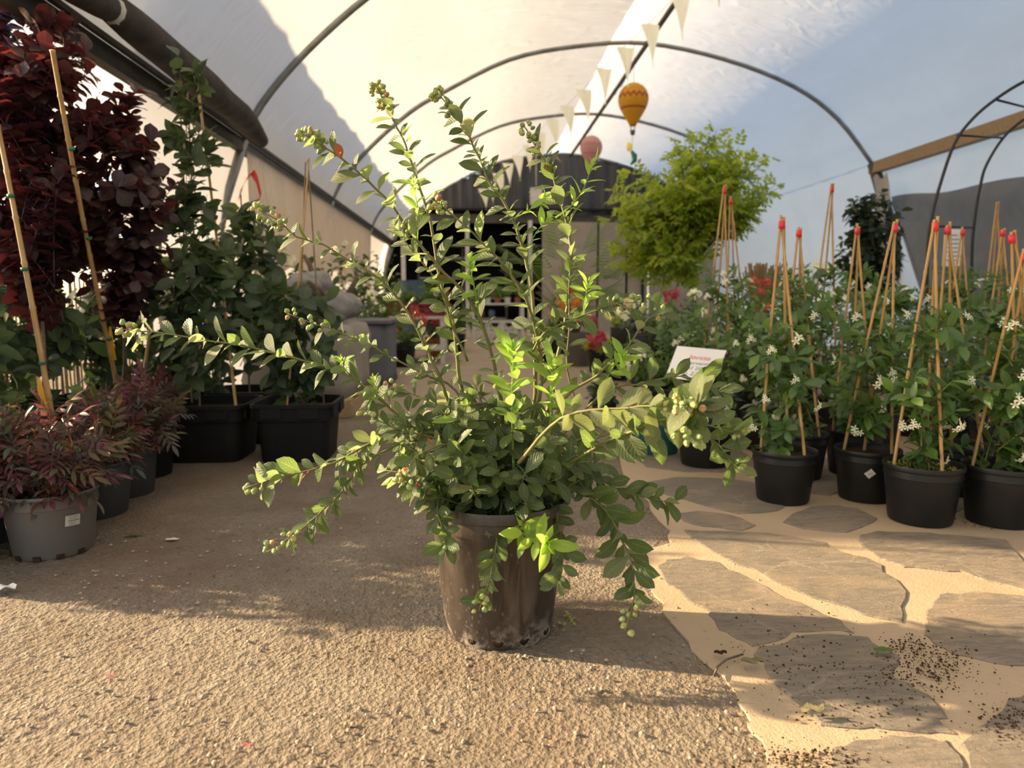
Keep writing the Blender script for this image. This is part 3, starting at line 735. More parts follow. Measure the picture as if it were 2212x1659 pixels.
# ------------------------------------------------------------------ the bush in front
HB = gr(1078, 1352); HR, HH = .178, .352
hero = thing('potted_berry_bush', 'sprawling berry bush in a large stained brown pot standing on the asphalt', 'shrub', HB)
pot(hero, HB, HR, HH, 'heropot', .78, .05, 48, 0, .03)
for a in (-1.15, -1.62, -2.1, -.6):
    d = Vector((math.cos(a), math.sin(a), 0)); q = MB()
    q.lathe([(.001, 0), (.012, .0), (.014, .006), (.006, .012), (.001, .009)], 10)
    for i, v in enumerate(q.v): q.v[i] = HB + d * (HR * .782 + v.z * .15 - .0005) + Vector((-d.y * v.x, d.x * v.x, .026 + v.y * 1.1))
    q.build('drain_hole', M['soil'], hero)
HC = HB + Vector((0, 0, HH - .04))
BR = [  # pixels from foot to tip, y at tip, foot radius, leaf start, leaves per metre, leaf length, berries at tip, kind
 ([(1040, 1060), (930, 960), (850, 890), (800, 845), (740, 805), (680, 785), (600, 765), (520, 745), (440, 735), (370, 722), (300, 715), (252, 708)], 1.72, .0045, .18, 46, .046, 12, 'h'),
 ([(1050, 1060), (1000, 975), (930, 935), (830, 945), (780, 968), (720, 1000), (650, 1020), (590, 1035), (530, 1054)], 1.62, .0042, .15, 52, .046, 7, 'h'),
 ([(1060, 1070), (990, 985), (900, 950), (830, 975), (780, 1005), (750, 1045), (730, 1072), (700, 1100), (660, 1135), (620, 1165), (577, 1192)], 1.58, .0036, .3, 52, .036, 14, 'h'),
 ([(1085, 1070), (1085, 990), (1085, 890), (1075, 830), (1060, 760), (1040, 700), (1010, 640), (960, 590), (900, 520), (850, 450), (790, 385), (740, 345), (690, 310), (645, 285)], 1.60, .006, .12, 44, .050, 30, 'h'),
 ([(1040, 1060), (1010, 940), (1000, 860), (990, 800), (985, 740), (975, 680), (950, 600), (935, 505), (915, 430), (895, 370), (885, 340), (870, 300), (850, 260), (830, 220), (808, 180)], 1.82, .0062, .2, 40, .040, 34, 'h'),
 ([(1120, 1060), (1150, 900), (1155, 760), (1150, 640), (1140, 575), (1125, 520), (1110, 480), (1085, 430), (1055, 390), (1040, 350), (1020, 310), (1000, 270), (975, 235), (942, 198)], 1.80, .0058, .3, 46, .042, 20, 'h'),
 ([(1110, 1060), (1140, 960), (1165, 860), (1170, 800), (1166, 762), (1158, 715), (1138, 650), (1118, 615), (1082, 565), (1059, 541), (1022, 505), (963, 452), (930, 430)], 1.66, .0065, .2, 42, .046, 14, 'h'),
 ([(1140, 1060), (1185, 880), (1200, 800), (1210, 750), (1220, 700), (1228, 640), (1232, 600), (1235, 560), (1228, 500), (1220, 470), (1210, 430), (1200, 400), (1190, 370), (1175, 345), (1160, 320), (1128, 268)], 1.86, .006, .25, 48, .042, 22, 'h'),
 ([(1010, 780), (975, 700), (958, 640), (927, 584), (901, 554), (874, 519), (862, 498)], 1.68, .0034, .1, 40, .042, 4, 'h'),
 ([(1020, 1060), (990, 960), (974, 888), (952, 820), (930, 771), (911, 733), (884, 679), (852, 636), (817, 600), (768, 570), (700, 530), (640, 510), (600, 475), (545, 445)], 1.70, .0048, .2, 46, .038, 22, 'h'),
 ([(1040, 950), (985, 844), (930, 815), (903, 801), (841, 771), (795, 741), (760, 730), (720, 712), (680, 700), (620, 676)], 1.78, .0034, .1, 40, .032, 12, 'h'),
 ([(1180, 960), (1220, 860), (1284, 815), (1308, 793), (1358, 748), (1386, 703), (1409, 681), (1430, 672)], 1.62, .004, .15, 44, .044, 6, 'h'),
 ([(1150, 760), (1173, 720), (1213, 700), (1289, 670), (1318, 661), (1354, 654), (1400, 652)], 1.66, .003, .15, 46, .036, 18, 'h'),
 ([(1130, 1060), (1200, 1020), (1260, 983), (1315, 951), (1353, 937), (1395, 921), (1425, 909), (1480, 895), (1500, 882)], 1.27, .0048, .25, 40, .056, 10, 'h'),
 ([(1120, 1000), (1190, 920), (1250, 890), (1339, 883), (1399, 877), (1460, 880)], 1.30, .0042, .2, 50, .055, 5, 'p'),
 ([(1200, 960), (1300, 850), (1380, 830), (1440, 815), (1490, 815), (1530, 835), (1560, 850)], 1.66, .003, .2, 44, .052, 0, 'h'),
 ([(1250, 960), (1400, 905), (1480, 905), (1550, 925), (1610, 940)], 1.55, .003, .3, 50, .046, 6, 'h'),
 ([(1450, 905), (1540, 950), (1575, 990), (1605, 1020)], 1.52, .0026, .2, 60, .044, 6, 'h'),
 ([(1150, 1060), (1230, 1010), (1290, 1030), (1340, 1060), (1400, 1075), (1455, 1085)], 1.62, .0035, .2, 60, .044, 0, 'h'),
 ([(1150, 1065), (1230, 1030), (1270, 1070), (1310, 1105), (1340, 1160), (1365, 1220), (1370, 1290), (1350, 1365)], 1.48, .004, .15, 56, .050, 12, 'h'),
 ([(1080, 1060), (1085, 1075), (1078, 1130), (1070, 1190), (1055, 1260), (1035, 1318)], 1.50, .0032, .1, 66, .036, 6, 'h'),
 ([(1150, 1060), (1190, 1090), (1210, 1150), (1218, 1200), (1200, 1262)], 1.52, .003, .1, 66, .038, 4, 'h'),
 ([(1100, 1060), (1110, 1085), (1120, 1140), (1150, 1165), (1185, 1175)], 1.47, .003, .3, 60, .050, 0, 'y'),
 ([(1020, 1050), (965, 1060), (945, 1100), (958, 1150), (962, 1178)], 1.53, .003, .1, 64, .038, 4, 'h'),
 ([(1040, 1060), (985, 1060), (930, 1080), (900, 1040), (882, 1030)], 1.55, .003, .1, 60, .036, 14, 'h'),
 ([(1110, 1040), (1108, 950), (1105, 860), (1108, 800), (1110, 755)], 1.60, .0034, .3, 60, .052, 0, 'y'),
 ([(1180, 1040), (1188, 920), (1190, 850), (1196, 785)], 1.62, .003, .35, 64, .046, 0, 'y'),
 ([(900, 540), (902, 480), (900, 430), (893, 392)], 1.70, .0022, .2, 60, .034, 0, 'y'),
 ([(1035, 700), (1028, 640), (1020, 600), (1015, 560)], 1.62, .0022, .2, 70, .034, 0, 'y'),
 ([(1200, 470), (1240, 440), (1262, 405), (1282, 350)], 1.84, .0022, .2, 60, .034, 0, 'y'),
 ([(1100, 475), (1140, 455), (1180, 425)], 1.78, .002, .2, 70, .03, 0, 'y'),
 ([(1140, 540), (1160, 500), (1190, 465)], 1.78, .002, .2, 70, .03, 0, 'y'),
 ([(1180, 720), (1250, 690), (1265, 640), (1272, 610)], 1.68, .002, .3, 70, .03, 0, 'y'),
 ([(1290, 850), (1320, 800), (1345, 770)], 1.60, .002, .3, 80, .036, 0, 'y'),
 ([(760, 812), (745, 800), (738, 775)], 1.72, .0016, .2, 120, .022, 0, 'y'),
 ([(830, 865), (815, 850), (806, 815)], 1.72, .0016, .2, 120, .022, 0, 'y'),
 ([(1250, 880), (1225, 800), (1230, 700), (1228, 620), (1238, 560)], 1.78, .003, .3, 60, .034, 0, 'h'),
 ([(1060, 1000), (1080, 900), (1050, 870), (960, 880), (890, 850), (830, 830)], 1.7, .003, .25, 54, .034, 6, 'h'),
 ([(1040, 1000), (950, 950), (870, 930), (820, 910), (780, 880)], 1.64, .003, .3, 56, .036, 6, 'h'),
 ([(1060, 1010), (980, 960), (900, 985), (870, 1040)], 1.56, .003, .3, 60, .038, 10, 'h'),
]
rng = np.random.default_rng(21)
allm = {'h': [], 'y': [], 'p': [], 'r': []}; berries = 0
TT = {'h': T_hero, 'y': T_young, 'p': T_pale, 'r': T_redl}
for pts, yt, r0, ls, dens, L, nb_, kd in BR:
    n = len(pts); near = abs(pts[0][1] - 1062) < 15
    ys = HB.y if near else HB.y + (yt - HB.y) * .5
    line = []
    for i, p in enumerate(pts):
        t = i / (n - 1); line.append(at(p[0], p[1], ys + (yt - ys) * (t ** .8)))
    if near: line[0] = HC + Vector(((pts[0][0] - 1078) * .0006, rng.uniform(-.04, .04), 0))
    sm = [Vector(line[0])]
    for i in range(n - 1):
        q0, q1, q2, q3 = line[max(0, i - 1)], line[i], line[i + 1], line[min(n - 1, i + 2)]
        for t in (.33, .67, 1):
            sm.append(.5 * ((2 * q1) + (q2 - q0) * t + (2 * q0 - 5 * q1 + 4 * q2 - q3) * t * t + (3 * q1 - q0 - 3 * q2 + q3) * t ** 3) + Vector(rng.normal(size=3)) * .0008)
    m = len(sm); length = sum((sm[i + 1] - sm[i]).length for i in range(m - 1))
    br = MB().tube(sm, [r0 * (1 - .75 * (i / (m - 1)) ** 1.2) for i in range(m)], 6).build('branch', M['twig'] if kd != 'y' else M['young_leaf'], hero)
    nl = int(length * (1 - ls) * dens * 1.3)
    cl = .10 if nb_ > 10 else .05
    for mt in leaves_on(rng, sm, nl, L * 1.2, ls, .95, .12, .38, .4, .6, 1 - (.8 * cl / length if nb_ > 5 else 0)):
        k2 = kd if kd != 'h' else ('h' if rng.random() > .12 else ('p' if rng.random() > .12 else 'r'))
        if k2 == 'r': mt = mt @ Matrix.Scale(.55, 4)
        allm[k2].append((mt, br))
    if kd == 'y':      # rosette of narrow leaves at the shoot tip
        tg = (sm[-1] - sm[-3]).normalized(); x, y = frame(tg)
        for k in range(7):
            a = k * 2.4; d = tg * 1.0 + (x * math.cos(a) + y * math.sin(a)) * (.35 + .1 * k)
            allm['y'].append((orient(sm[-1] - tg * .004 * k, d, tg, L * (.5 + .08 * k)), br))
    for k in range(nb_):
        t = 1 - (cl / length) * rng.random() ** 1.1; p, tg = along(sm, t); x, y = frame(tg); a = rng.random() * 6.28
        rad = x * math.cos(a) + y * math.sin(a); p2 = p + rad * rng.uniform(.005, .013)
        o = put('berry', T_berry, orient(p2, rad, rad, 1) @ Matrix.Rotation(0, 4, 'X'), br, True)
        s = rng.uniform(.0095, .0145)
        zz = (rad + tg * .3 + Vector((0, 0, -.3))).normalized(); xx, yy = frame(zz)
        o.matrix_basis = Matrix(((xx.x * s, yy.x * s, zz.x * s, p2.x), (xx.y * s, yy.y * s, zz.y * s, p2.y), (xx.z * s, yy.z * s, zz.z * s, p2.z), (0, 0, 0, 1)))
# large leaves of the sunlit spray on the right, some lightened by colour
tip = at(1500, 880, 1.27); brs = [o for o in hero.children if o.name.startswith('branch')]
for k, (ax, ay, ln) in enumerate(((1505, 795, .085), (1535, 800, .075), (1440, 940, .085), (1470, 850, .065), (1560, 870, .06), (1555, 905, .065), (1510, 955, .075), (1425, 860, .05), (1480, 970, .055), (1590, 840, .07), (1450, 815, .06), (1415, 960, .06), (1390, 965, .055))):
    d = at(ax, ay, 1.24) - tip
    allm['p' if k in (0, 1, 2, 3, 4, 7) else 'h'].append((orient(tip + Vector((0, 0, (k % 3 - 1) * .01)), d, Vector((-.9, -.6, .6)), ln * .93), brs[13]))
for cxp, cyp, nn in ((1490, 872, 13), (1488, 940, 9)):
    for k in range(nn):
        p2 = at(cxp + rng.normal() * 15, cyp + rng.normal() * 11, 1.235 + rng.normal() * .006); s_ = rng.uniform(.011, .014); zz = Vector((rng.normal() * .4, -1, rng.normal() * .4)).normalized(); xx, yy = frame(zz)
        put('berry', T_berry, Matrix(((xx.x * s_, yy.x * s_, zz.x * s_, p2.x), (xx.y * s_, yy.y * s_, zz.y * s_, p2.y), (xx.z * s_, yy.z * s_, zz.z * s_, p2.z), (0, 0, 0, 1))), brs[13], True)
# inner mass of leafy twigs
core = []
for s in shoots(rng, HC, HC + Vector((-.01, -.03, .17)), (.30, .24, .17), 95, .3, .07):
    core.append(s)
tb = MB()
for s in core: tb.tube(s, [.003 * (1 - .6 * i / 6) for i in range(7)], 5)
tb.build('twigs', M['twig'], hero)
cm = {'h': [], 'p': [], 'y': []}
for s in core:
    for mt in leaves_on(rng, s, 16, .052, .25, .95, .2, .3, .5, .5):
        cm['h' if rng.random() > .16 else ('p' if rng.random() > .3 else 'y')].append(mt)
total = sum(len(v) for v in allm.values()); print('hero leaves', total)
cp = Vector((0, 0, CAMZ)); flat = []
for k, v in allm.items():
    for mt, br in v: flat.append(((mt.translation - cp).length / mt.col[1].length * (1 + .25 * (k == 'h')), k, mt, br))
flat.sort(key=lambda a: a[0])
for sc, k, mt, br in flat[:300]: put('leaf', TT[k], mt, br, True)
for sc, k, mt, br in flat[300:]: cm.setdefault(k, []).append(mt)
for k, v in cm.items(): join('foliage', TT[k], v, hero)
print('hero ok')

# ------------------------------------------------------------------ right: climbers on bamboo tripods
def jasmine(px, py, R, H, apex, label, seed, group=None, top=.72, wide=.17, nsh=15, per=13, flowers=6, tape=True, hgt=None, ind=300, L=.066, angs=(2.6, -.7, 1.2), Y=None, name='potted_jasmine', T=None, fl=None, mt='black', lean=0.0):
    rng = np.random.default_rng(seed)
    base = gr(px, py) if Y is None else Vector((at(px, py, Y).x, Y, 0))
    if base.y < 5.4: base.z = .009 if base.x > .75 else .0
    r = thing(name, label, 'potted plant', base, group)
    pot(r, base, R, H, mt, .80, .03)
    if apex:
        ap = at(apex[0], apex[1], base.y)
        for k, a in enumerate(angs):
            foot = base + Vector((math.cos(a) * R * .72, math.sin(a) * R * .72, H - .05))
            tp = ap + Vector(((k - 1) * .006, (k % 2) * .008, rng.uniform(-.005, .02)))
            cane(r, foot, tp, .0062)
        if tape: MB().tube([ap + Vector((0, .004, -.035)), ap + Vector((0, .004, -.004))], .0125, 10).build('tape', M['redtape'], r)
        ztop = H + (ap.z - H) * top; cxy = Vector((base.x * .55 + ap.x * .45, base.y * .7 + ap.y * .3, 0))
    else:
        ztop = hgt; cxy = Vector((base.x, base.y, 0))
    cen = Vector((cxy.x, cxy.y, H + (ztop - H) * .52)); rad = (wide, wide, (ztop - H) * .56)
    sh, ms = bush(r, rng, base + Vector((0, 0, H - .03)), cen, rad, int(nsh * 1.5), per, L, T or T_jas, 'twig', ind, .12, .0028, .25, R * .4, origin2=cen + Vector((0, 0, rad[2] * .6)), face=.3)
    for k in range(int(flowers * .75)):
        a = rng.uniform(-2.9, -.25); c = rng.uniform(-.85, .85); s_ = math.sqrt(1 - c * c)
        d = Vector((s_ * math.cos(a), s_ * math.sin(a), c))
        p = cen + Vector((d.x * rad[0], d.y * rad[1], d.z * rad[2])) * rng.uniform(.85, 1.12)
        put('flower', fl or T_jf, orient(p, frame(d)[0], d + Vector((0, -.3, .2)), rng.uniform(.012, .02)), r)
    return r, base
GJ = 'jasmines on bamboo tripods in black pots'
jr, jb = jasmine(1690, 1082, .132, .215, (1690, 475), 'white-flowered jasmine on a red-taped bamboo tripod in the front pot nearest the price card', 31, GJ, .62, .155, 15, 12, 9, angs=(2.75, -.95, 1.0))
jasmine(1722, 1032, .132, .215, (1727, 495), 'white-flowered jasmine in the black pot standing directly behind the front pot nearest the price card', 32, GJ, .75, .17, 15, 12, 6)
jr, jb = jasmine(1868, 1078, .132, .215, (1935, 483), 'white-flowered jasmine in a black pot with a tilted white sticker', 33, GJ, .62, .17, 16, 12, 9, angs=(2.55, -.3, 1.2))
sticker(jr, jb, .132 * .80, .132, .215, -1.98, .13, .034, .028, .75, 3, 5)
jasmine(1840, 1024, .132, .215, (1853, 490), 'white-flowered jasmine in the black pot just behind the pot with the tilted sticker', 34, GJ, .68, .17, 15, 12, 6)
jasmine(1986, 1126, .140, .222, (2022, 478), 'white-flowered jasmine in a black pot with green moss covering its soil', 35, GJ, .66, .165, 17, 13, 10, angs=(2.7, -1.45, .9))
jasmine(2062, 1066, .135, .215, (2049, 488), 'white-flowered jasmine in the black pot tucked behind the mossy pot', 36, GJ, .7, .17, 15, 12, 7)
jasmine(2156, 1130, .138, .222, (2215, 545), 'white-flowered jasmine in a black pot with bare soil next to the mossy pot', 37, GJ, .66, .17, 17, 13, 12, angs=(2.4, -.8, 1.1))
jasmine(2262, 1112, .138, .222, (2188, 505), 'white-flowered jasmine at the end of the front row beyond the bare-soil pot', 38, GJ, .72, .18, 15, 12, 8)
# moss on the soil of the mossy pot
mb_ = gr(1986, 1126); rngm = np.random.default_rng(4)
mossr = [o for o in COL.objects if o.parent is None and o.get('label', '').startswith('white-flowered jasmine in a black pot with green moss')][0]
T_moss = tpl('moss', L_small, M['lime_leaf'])
join('moss', T_moss, [orient(mb_ + Vector((math.cos(a) * r_, math.sin(a) * r_, .222 - .012)), (rngm.normal(), rngm.normal(), .6), (0, 0, 1), .014) for a, r_ in zip(rngm.uniform(0, 6.28, 260), .12 * np.sqrt(rngm.random(260)))], mossr)
GB = 'jasmines in the rows behind'
lbs = ('tall white-flowered jasmine tripod in front of the lime tree, behind the price card', 'jasmine on the red-taped tripod set deeper under the lime tree', 'jasmine on the tallest red-taped tripod beside the dark ivy bush', 'jasmine on the red-taped tripod right beside the pale notice card', 'jasmine on the red-taped tripod standing before the shade net', 'jasmine on the tripod without red tape, before the shade net')
for k, (px, Y, ax, ay, tp, wd) in enumerate(((1545, 4.2, 1566, 405, .62, .26), (1600, 4.9, 1579, 430, .62, .24), (1775, 4.3, 1798, 402, .6, .26), (2075, 3.9, 2081, 495, .74, .2), (2170, 3.5, 2168, 495, .74, .2), (2150, 4.6, 2155, 440, .66, .24))):
    jasmine(px, 800, .14, .22, (ax, ay), lbs[k], 40 + k, GB, tp, wd, 20, 13, 9, tape=(ay != 440), Y=Y, angs=(2.6, -.5, 1.4))
for k, (px, Y, hg, wd) in enumerate(((1660, 3.9, .85, .24), (1890, 3.7, .95, .24), (1970, 4.3, 1.0, .26), (2250, 4.2, 1.0, .26), (1470, 4.9, .80, .28), (1720, 5.2, 1.1, .3), (1850, 5.0, 1.1, .3), (2060, 5.3, 1.1, .32), (2200, 5.4, 1.15, .32))):
    jasmine(px, 800, .14, .22, None, 'bushy white-flowered jasmine without canes between the tripods', 60 + k, 'bushy jasmines without canes', wide=wd, nsh=22, per=12, flowers=10, Y=Y, hgt=hg)
# handwritten price card
cc = at(1502, 786, 3.5); th_ = thing('price_card', 'white handwritten price card with a red heading leaning among the plants', 'sign', cc)
corners = [at(1437, 815, 3.46), at(1540, 826, 3.38), at(1570, 757, 3.56), at(1463, 747, 3.64)]
cn = (corners[1] - corners[0]).cross(corners[3] - corners[0]).normalized()
b = MB(); b.v = [c + cn * o for o in (0, -.003) for c in corners]; b.f = [(0, 1, 2, 3), (7, 6, 5, 4), (0, 4, 5, 1), (1, 5, 6, 2), (2, 6, 7, 3), (3, 7, 4, 0)]
card = b.build('card', M['card'], th_, False)
ux = (corners[1] - corners[0]); uy = corners[3] - corners[0]; exx = ux.normalized(); eyy = cn.cross(exx)
def text(s, size, u, v, mt, parent, rotz=0.0):
    cu = bpy.data.curves.new('text', 'FONT'); cu.body = s; cu.size = size; cu.shear = .25; cu.extrude = 0.0; cu.offset = .0
    tmp = bpy.data.objects.new('text', cu); COL.objects.link(tmp)
    bpy.context.view_layer.update()
    me = bpy.data.meshes.new_from_object(tmp.evaluated_get(bpy.context.evaluated_depsgraph_get()))
    bpy.data.objects.remove(tmp); me.materials.clear(); me.materials.append(mt)
    o = new_obj('lettering', me, parent)
    p = corners[0] + ux * u + uy * v + cn * .0015
    o.matrix_basis = Matrix(((exx.x, eyy.x, cn.x, p.x), (exx.y, eyy.y, cn.y, p.y), (exx.z, eyy.z, cn.z, p.z), (0, 0, 0, 1)))
for s, sz, u, v, m_ in (('Jorcio', .043, .34, .64, 'redink'), ('parvantino', .036, .30, .47, 'greyink'), ('of 20 L', .036, .36, .31, 'greyink'), ('n 2220', .038, .34, .14, 'greyink')): text(s, sz, u, v, M[m_], card)
ck = (corners[0] + corners[1]) / 2; cane(th_, Vector((ck.x + .05, ck.y + .06, .12)), ck + Vector((.04, .004, .002)), .005, 'bamboo_dk', 'stake')
# low potted plants by the card
jasmine(1525, 905, .15, .26, None, 'low jasmine in the black pot that the price card is staked in', 80, wide=.16, nsh=12, per=10, flowers=5, Y=3.55, hgt=.42, name='low_jasmine')
jasmine(1418, 905, .15, .20, None, 'small seedling in a teal pot beside the white price card', 81, wide=.12, nsh=10, per=8, flowers=0, Y=3.86, hgt=.30, name='teal_potted_plant', mt='teal', T=T_lime, L=.035)
jasmine(1306, 830, .085, .15, None, 'small dark-leaved plant in a black pot alone on the beige floor', 82, wide=.10, nsh=10, per=10, flowers=0, Y=4.75, hgt=.28, name='small_potted_plant', T=T_ivy, L=.06)

# ------------------------------------------------------------------ left: nandinas, purple bushes, climbers
def nandina(px, py, R, H, mt, label, seed, wd=.2, ht=.17, nsh=34, per=4, notch=0, Y=None, lean=0):
    rng = np.random.default_rng(seed); base = gr(px, py) if Y is None else Vector((at(px, py, Y).x, Y, 0))
    r = thing('potted_nandina', label, 'potted plant', base, 'nandinas in the left row'); pot(r, base, R, H, mt, .82, .03, 40, notch, .016)
    bush(r, rng, base + Vector((0, 0, H - .03)), base + Vector((lean, 0, H + ht * .58)), (wd, wd, ht * .60), nsh, per, .088, T_nan, 'redtwig', 300, .45, .0022, .5, R * .5, 1.0, .15, .9)
    return r, base
nr, nbse = nandina(118, 1186, .146, .215, 'greypot', 'red and green nandina in a light grey pot with a printed white label', 90, .215, .22, 58, 5, 5)
sticker(nr, nbse, .146 * .82, .146, .215, -.62, .125, .047, .036, -.04, 5, 7)
nandina(208, 1108, .140, .215, 'darkpot', 'red and green nandina in a charcoal pot next to the labelled grey pot', 91, .20, .19, 38, 5)
nandina(271, 1072, .142, .23, 'darkpot', 'red and green nandina in the charcoal pot two along from the labelled grey pot', 92, .2, .19, 36, 5, Y=3.16, lean=.03)
nandina(-22, 1160, .140, .215, 'darkpot', 'red and green nandina in a charcoal pot touching the jasmine tripod', 93, .2, .2, 34, 5)
nandina(312, 1018, .150, .31, 'blackmat', 'red and green nandina in the tall black pot closest to the square tubs', 94, .17, .12, 24, 4, Y=3.5)

def purple(px, Y, cen, rad, label, seed, cane_px, nsh=40, per=24, tagp=None, fy=None):
    rng = np.random.default_rng(seed); base = Vector((at(px, 880, Y).x, Y, 0))
    r = thing('purple_smoke_bush', label, 'shrub', base, 'purple smoke bushes'); pot(r, base, .125, .33, 'blackmat', .82, .04)
    trunk_top = base + Vector(((cen.x - base.x) * .5, (cen.y - Y) * .5, .75))
    MB().tube([base + Vector((0, 0, .3)), base.lerp(trunk_top, .5) + Vector((.01, 0, .16)), trunk_top], [.012, .010, .008], 7).build('trunk', M['bark'], r)
    bush(r, rng, trunk_top, cen, rad, int(nsh * 1.7), per, .074, T_smoke, 'redtwig', 300, .1, .0035, .25, .06, 1.1, .35, .8, origin2=Vector((cen.x, cen.y, cen.z + rad[2] * .75)))
    (ax, ay), (bx, by) = cane_px
    fy = fy or cen.y - rad[1] - .04; A, Bp = at(ax, ay, Y - .04), at(bx, by, fy); A = A + (A - Bp) * (max(0, A.z - .28) / (Bp.z - A.z))
    cane(r, A, Bp, .0105, 'bamboo')
    for t in (.25, .55, .78):
        q = A.lerp(Bp, t); dd = (Bp - A).normalized(); MB().tube([q - dd * .006, q + dd * .006], .0135, 8).build('tie', M['greentie'], r)
    if tagp:
        t0, t1 = [at(x, y, Y - .04 + (fy - Y + .04) * (ay - y) / (ay - by) - .025) for x, y in tagp]; d = t1 - t0; sx = Vector((1, .15, 0)).normalized() * .0115
        tb_ = MB().grid(lambda i, j: t0 + d * j + sx * ((i - .5) * 2 * (.35 + .65 * min(1, j * 3))) + Vector((0, -.01 * math.sin(3 * j), 0)), 2, 8)
        tb_.build('tag', M['yellowtag'], r)['label'] = 'yellow plastic plant tag'
    return r
purple(88, 3.0, at(80, 330, 3.36), (.36, .3, .68), 'purple smoke bush with a thick bamboo cane and the tag hanging low near the nandinas', 101, ((110, 890), (-5, 270)), 46, 26, ((84, 815), (102, 892)))
pb = purple(265, 3.78, at(268, 420, 3.55), (.265, .26, .57), 'purple smoke bush with a yellow tag at mid height on its cane, beside the climbers', 102, ((265, 885), (113, 108)), 34, 24, ((238, 705), (247, 778)), 2.98)
purple(-15, 3.9, at(10, 250, 3.8), (.45, .3, .87), 'purple smoke bush standing behind the other two against the film wall', 103, ((12, 840), (52, 330)), 40, 22)
cane(pb, at(300, 885, 3.80), at(340, 590, 3.80), .0085)
# leafy plant at the left edge
jasmine(-164, 1010, .14, .22, (-184, 420), 'green jasmine on a tripod beyond the purple bushes, next to the nandinas', 104, None, .6, .2, 16, 13, 6, Y=2.26)

jasmine(-306, 1010, .15, .24, None, 'unseen bushy jasmine added beyond the nandinas to shade the asphalt', 105, wide=.27, nsh=26, per=14, flowers=4, Y=2.40, hgt=.95)  # out-of-view bush added to throw shade over the asphalt
def tub(root, c, W, H):
    c = Vector(c); h = W / 2; b = MB()
    b.lathe([(h * .80, 0), (h * .82, .01), (h * .90, H * .70), (h * .90, H * .72), (h * .965, H * .72), (h * .985, H - .02), (h * 1.03, H - .018), (h * 1.03, H), (h * .95, H), (h * .93, H - .05)], 64, c, 7)
    b.build('tub', M['blackmat'], root, sharp=40)
    s = MB().lathe([(h * .94, H - .06), (h * .9, H - .045), (.05, H - .04)], 32, c, 7); s.build('soil', M['soil'], root)
    for k in range(4):
        for sgn in (-1, 1):
            a = k * math.pi / 2; d = Vector((math.cos(a), math.sin(a), 0)); t = Vector((-d.y, d.x, 0))
            MB().box(c + d * (h * .985) + t * (sgn * h * .45) + Vector((0, 0, H * .87)), (.012, h * .5, H * .20), Matrix.Rotation(a, 3, 'Z')).build('rim_panel', M['blackmat'], root, False)
def climber(px, py, W, H, label, seed, parts, canes, T=None, L=.098, mtx='twig', Y=None):
    rng = np.random.default_rng(seed); base = gr(px, py) if Y is None else Vector((at(px, py, Y).x, Y, 0))
    r = thing('climber_in_tub', label, 'potted plant', base, 'climbers in square black tubs'); tub(r, base, W, H)
    for (a, b2, rr_) in canes:
        A, B2 = at(a[0], a[1], base.y + (a[2] if len(a) > 2 else 0)), at(b2[0], b2[1], base.y + (b2[2] if len(b2) > 2 else 0))
        cane(r, A, B2, rr_, 'bamboo' if rr_ > .005 else 'bamboo_dk')
        q = A.lerp(B2, .35); dd = (B2 - A).normalized(); MB().tube([q - dd * .005, q + dd * .005], rr_ * 1.7, 8).build('tie', M['greentie'], r)
    rest = 300 // len(parts)
    for (c, rad, nsh, per) in parts:
        bush(r, rng, base + Vector((0, 0, H - .05)), Vector(c), rad, nsh, per, L, T or T_vine, 'twig', rest, .12, .003, .2, .08, 1.0, .45, .5, origin2=Vector(c) + Vector((0, 0, rad[2] * .7)), face=.4)
    return r
Yc = 3.72
climber(465, 985, .44, .305, 'tall leafy climber reaching the gutter from a square black tub', 110,
        [(at(415, 330, Yc), (.13, .13, .50), 22, 9), (at(420, 640, Yc), (.24, .2, .36), 34, 10)],
        [((432, 880), (405, 195), .005), ((415, 870, .05), (388, 200, .05), .005), ((510, 880, -.12), (430, 205), .0075)])
climber(650, 985, .42, .31, 'bushy climber in the square black tub beside the wrapped pallet', 111,
        [(at(640, 720, Yc + .05), (.26, .2, .32), 38, 10)],
        [((620, 880, -.1), (668, 340, 0), .0055), ((700, 880, .05), (665, 345, 0), .0045), ((640, 880, .1), (660, 350, 0), .0045)])
climber(545, 955, .42, .31, 'broad-leaved climber in the square black tub set behind the front tubs', 112,
        [(at(535, 600, 4.15), (.30, .22, .44), 50, 10)], [((540, 870), (520, 420), .005)], Y=4.38)
climber(395, 955, .42, .31, 'shaded climber in the square black tub behind the tall climber', 113,
        [(at(400, 700, 4.3), (.3, .2, .5), 50, 10)], [((400, 870), (420, 430), .005)], Y=4.5)
climber(195, 950, .42, .31, 'shaded climber in the square black tub behind the purple smoke bushes', 114,
        [(at(230, 740, 4.1), (.3, .2, .40), 40, 10)], [((190, 870), (208, 600), .005)], Y=4.05)
climber(-120, 950, .42, .31, 'dark climber in the square black tub nearest the nandinas, behind the thick canes', 115,
        [((-2.15, 2.95, .68), (.36, .42, .42), 46, 10)], [], Y=2.95)
climber(38, 950, .42, .31, 'dark climber in the square black tub between the reed screen and the purple bushes', 116,
        [((-2.13, 3.5, .62), (.32, .3, .34), 40, 10)], [], Y=3.5)
# reed screen
rs = thing('reed_screen', 'pale reed screen standing behind the purple bushes', 'screen', (-2.6, 4.75, 0))
b = MB(); rg = np.random.default_rng(3)
for k in range(110):
    x = -3.6 + k * .018; b.tube([(x, 4.75 + .01 * rg.normal(), 0), (x + .02 * rg.normal(), 4.75 + .01 * rg.normal(), .95 + .05 * rg.random())], .0055, 5)
b.build('reeds', M['straw'], rs)['kind'] = 'stuff'
for z in (.2, .55, .85): MB().tube([(-3.62, 4.735, z), (-1.62, 4.735, z)], .004, 5).build('wire', M['beam'], rs)
print('plants ok')

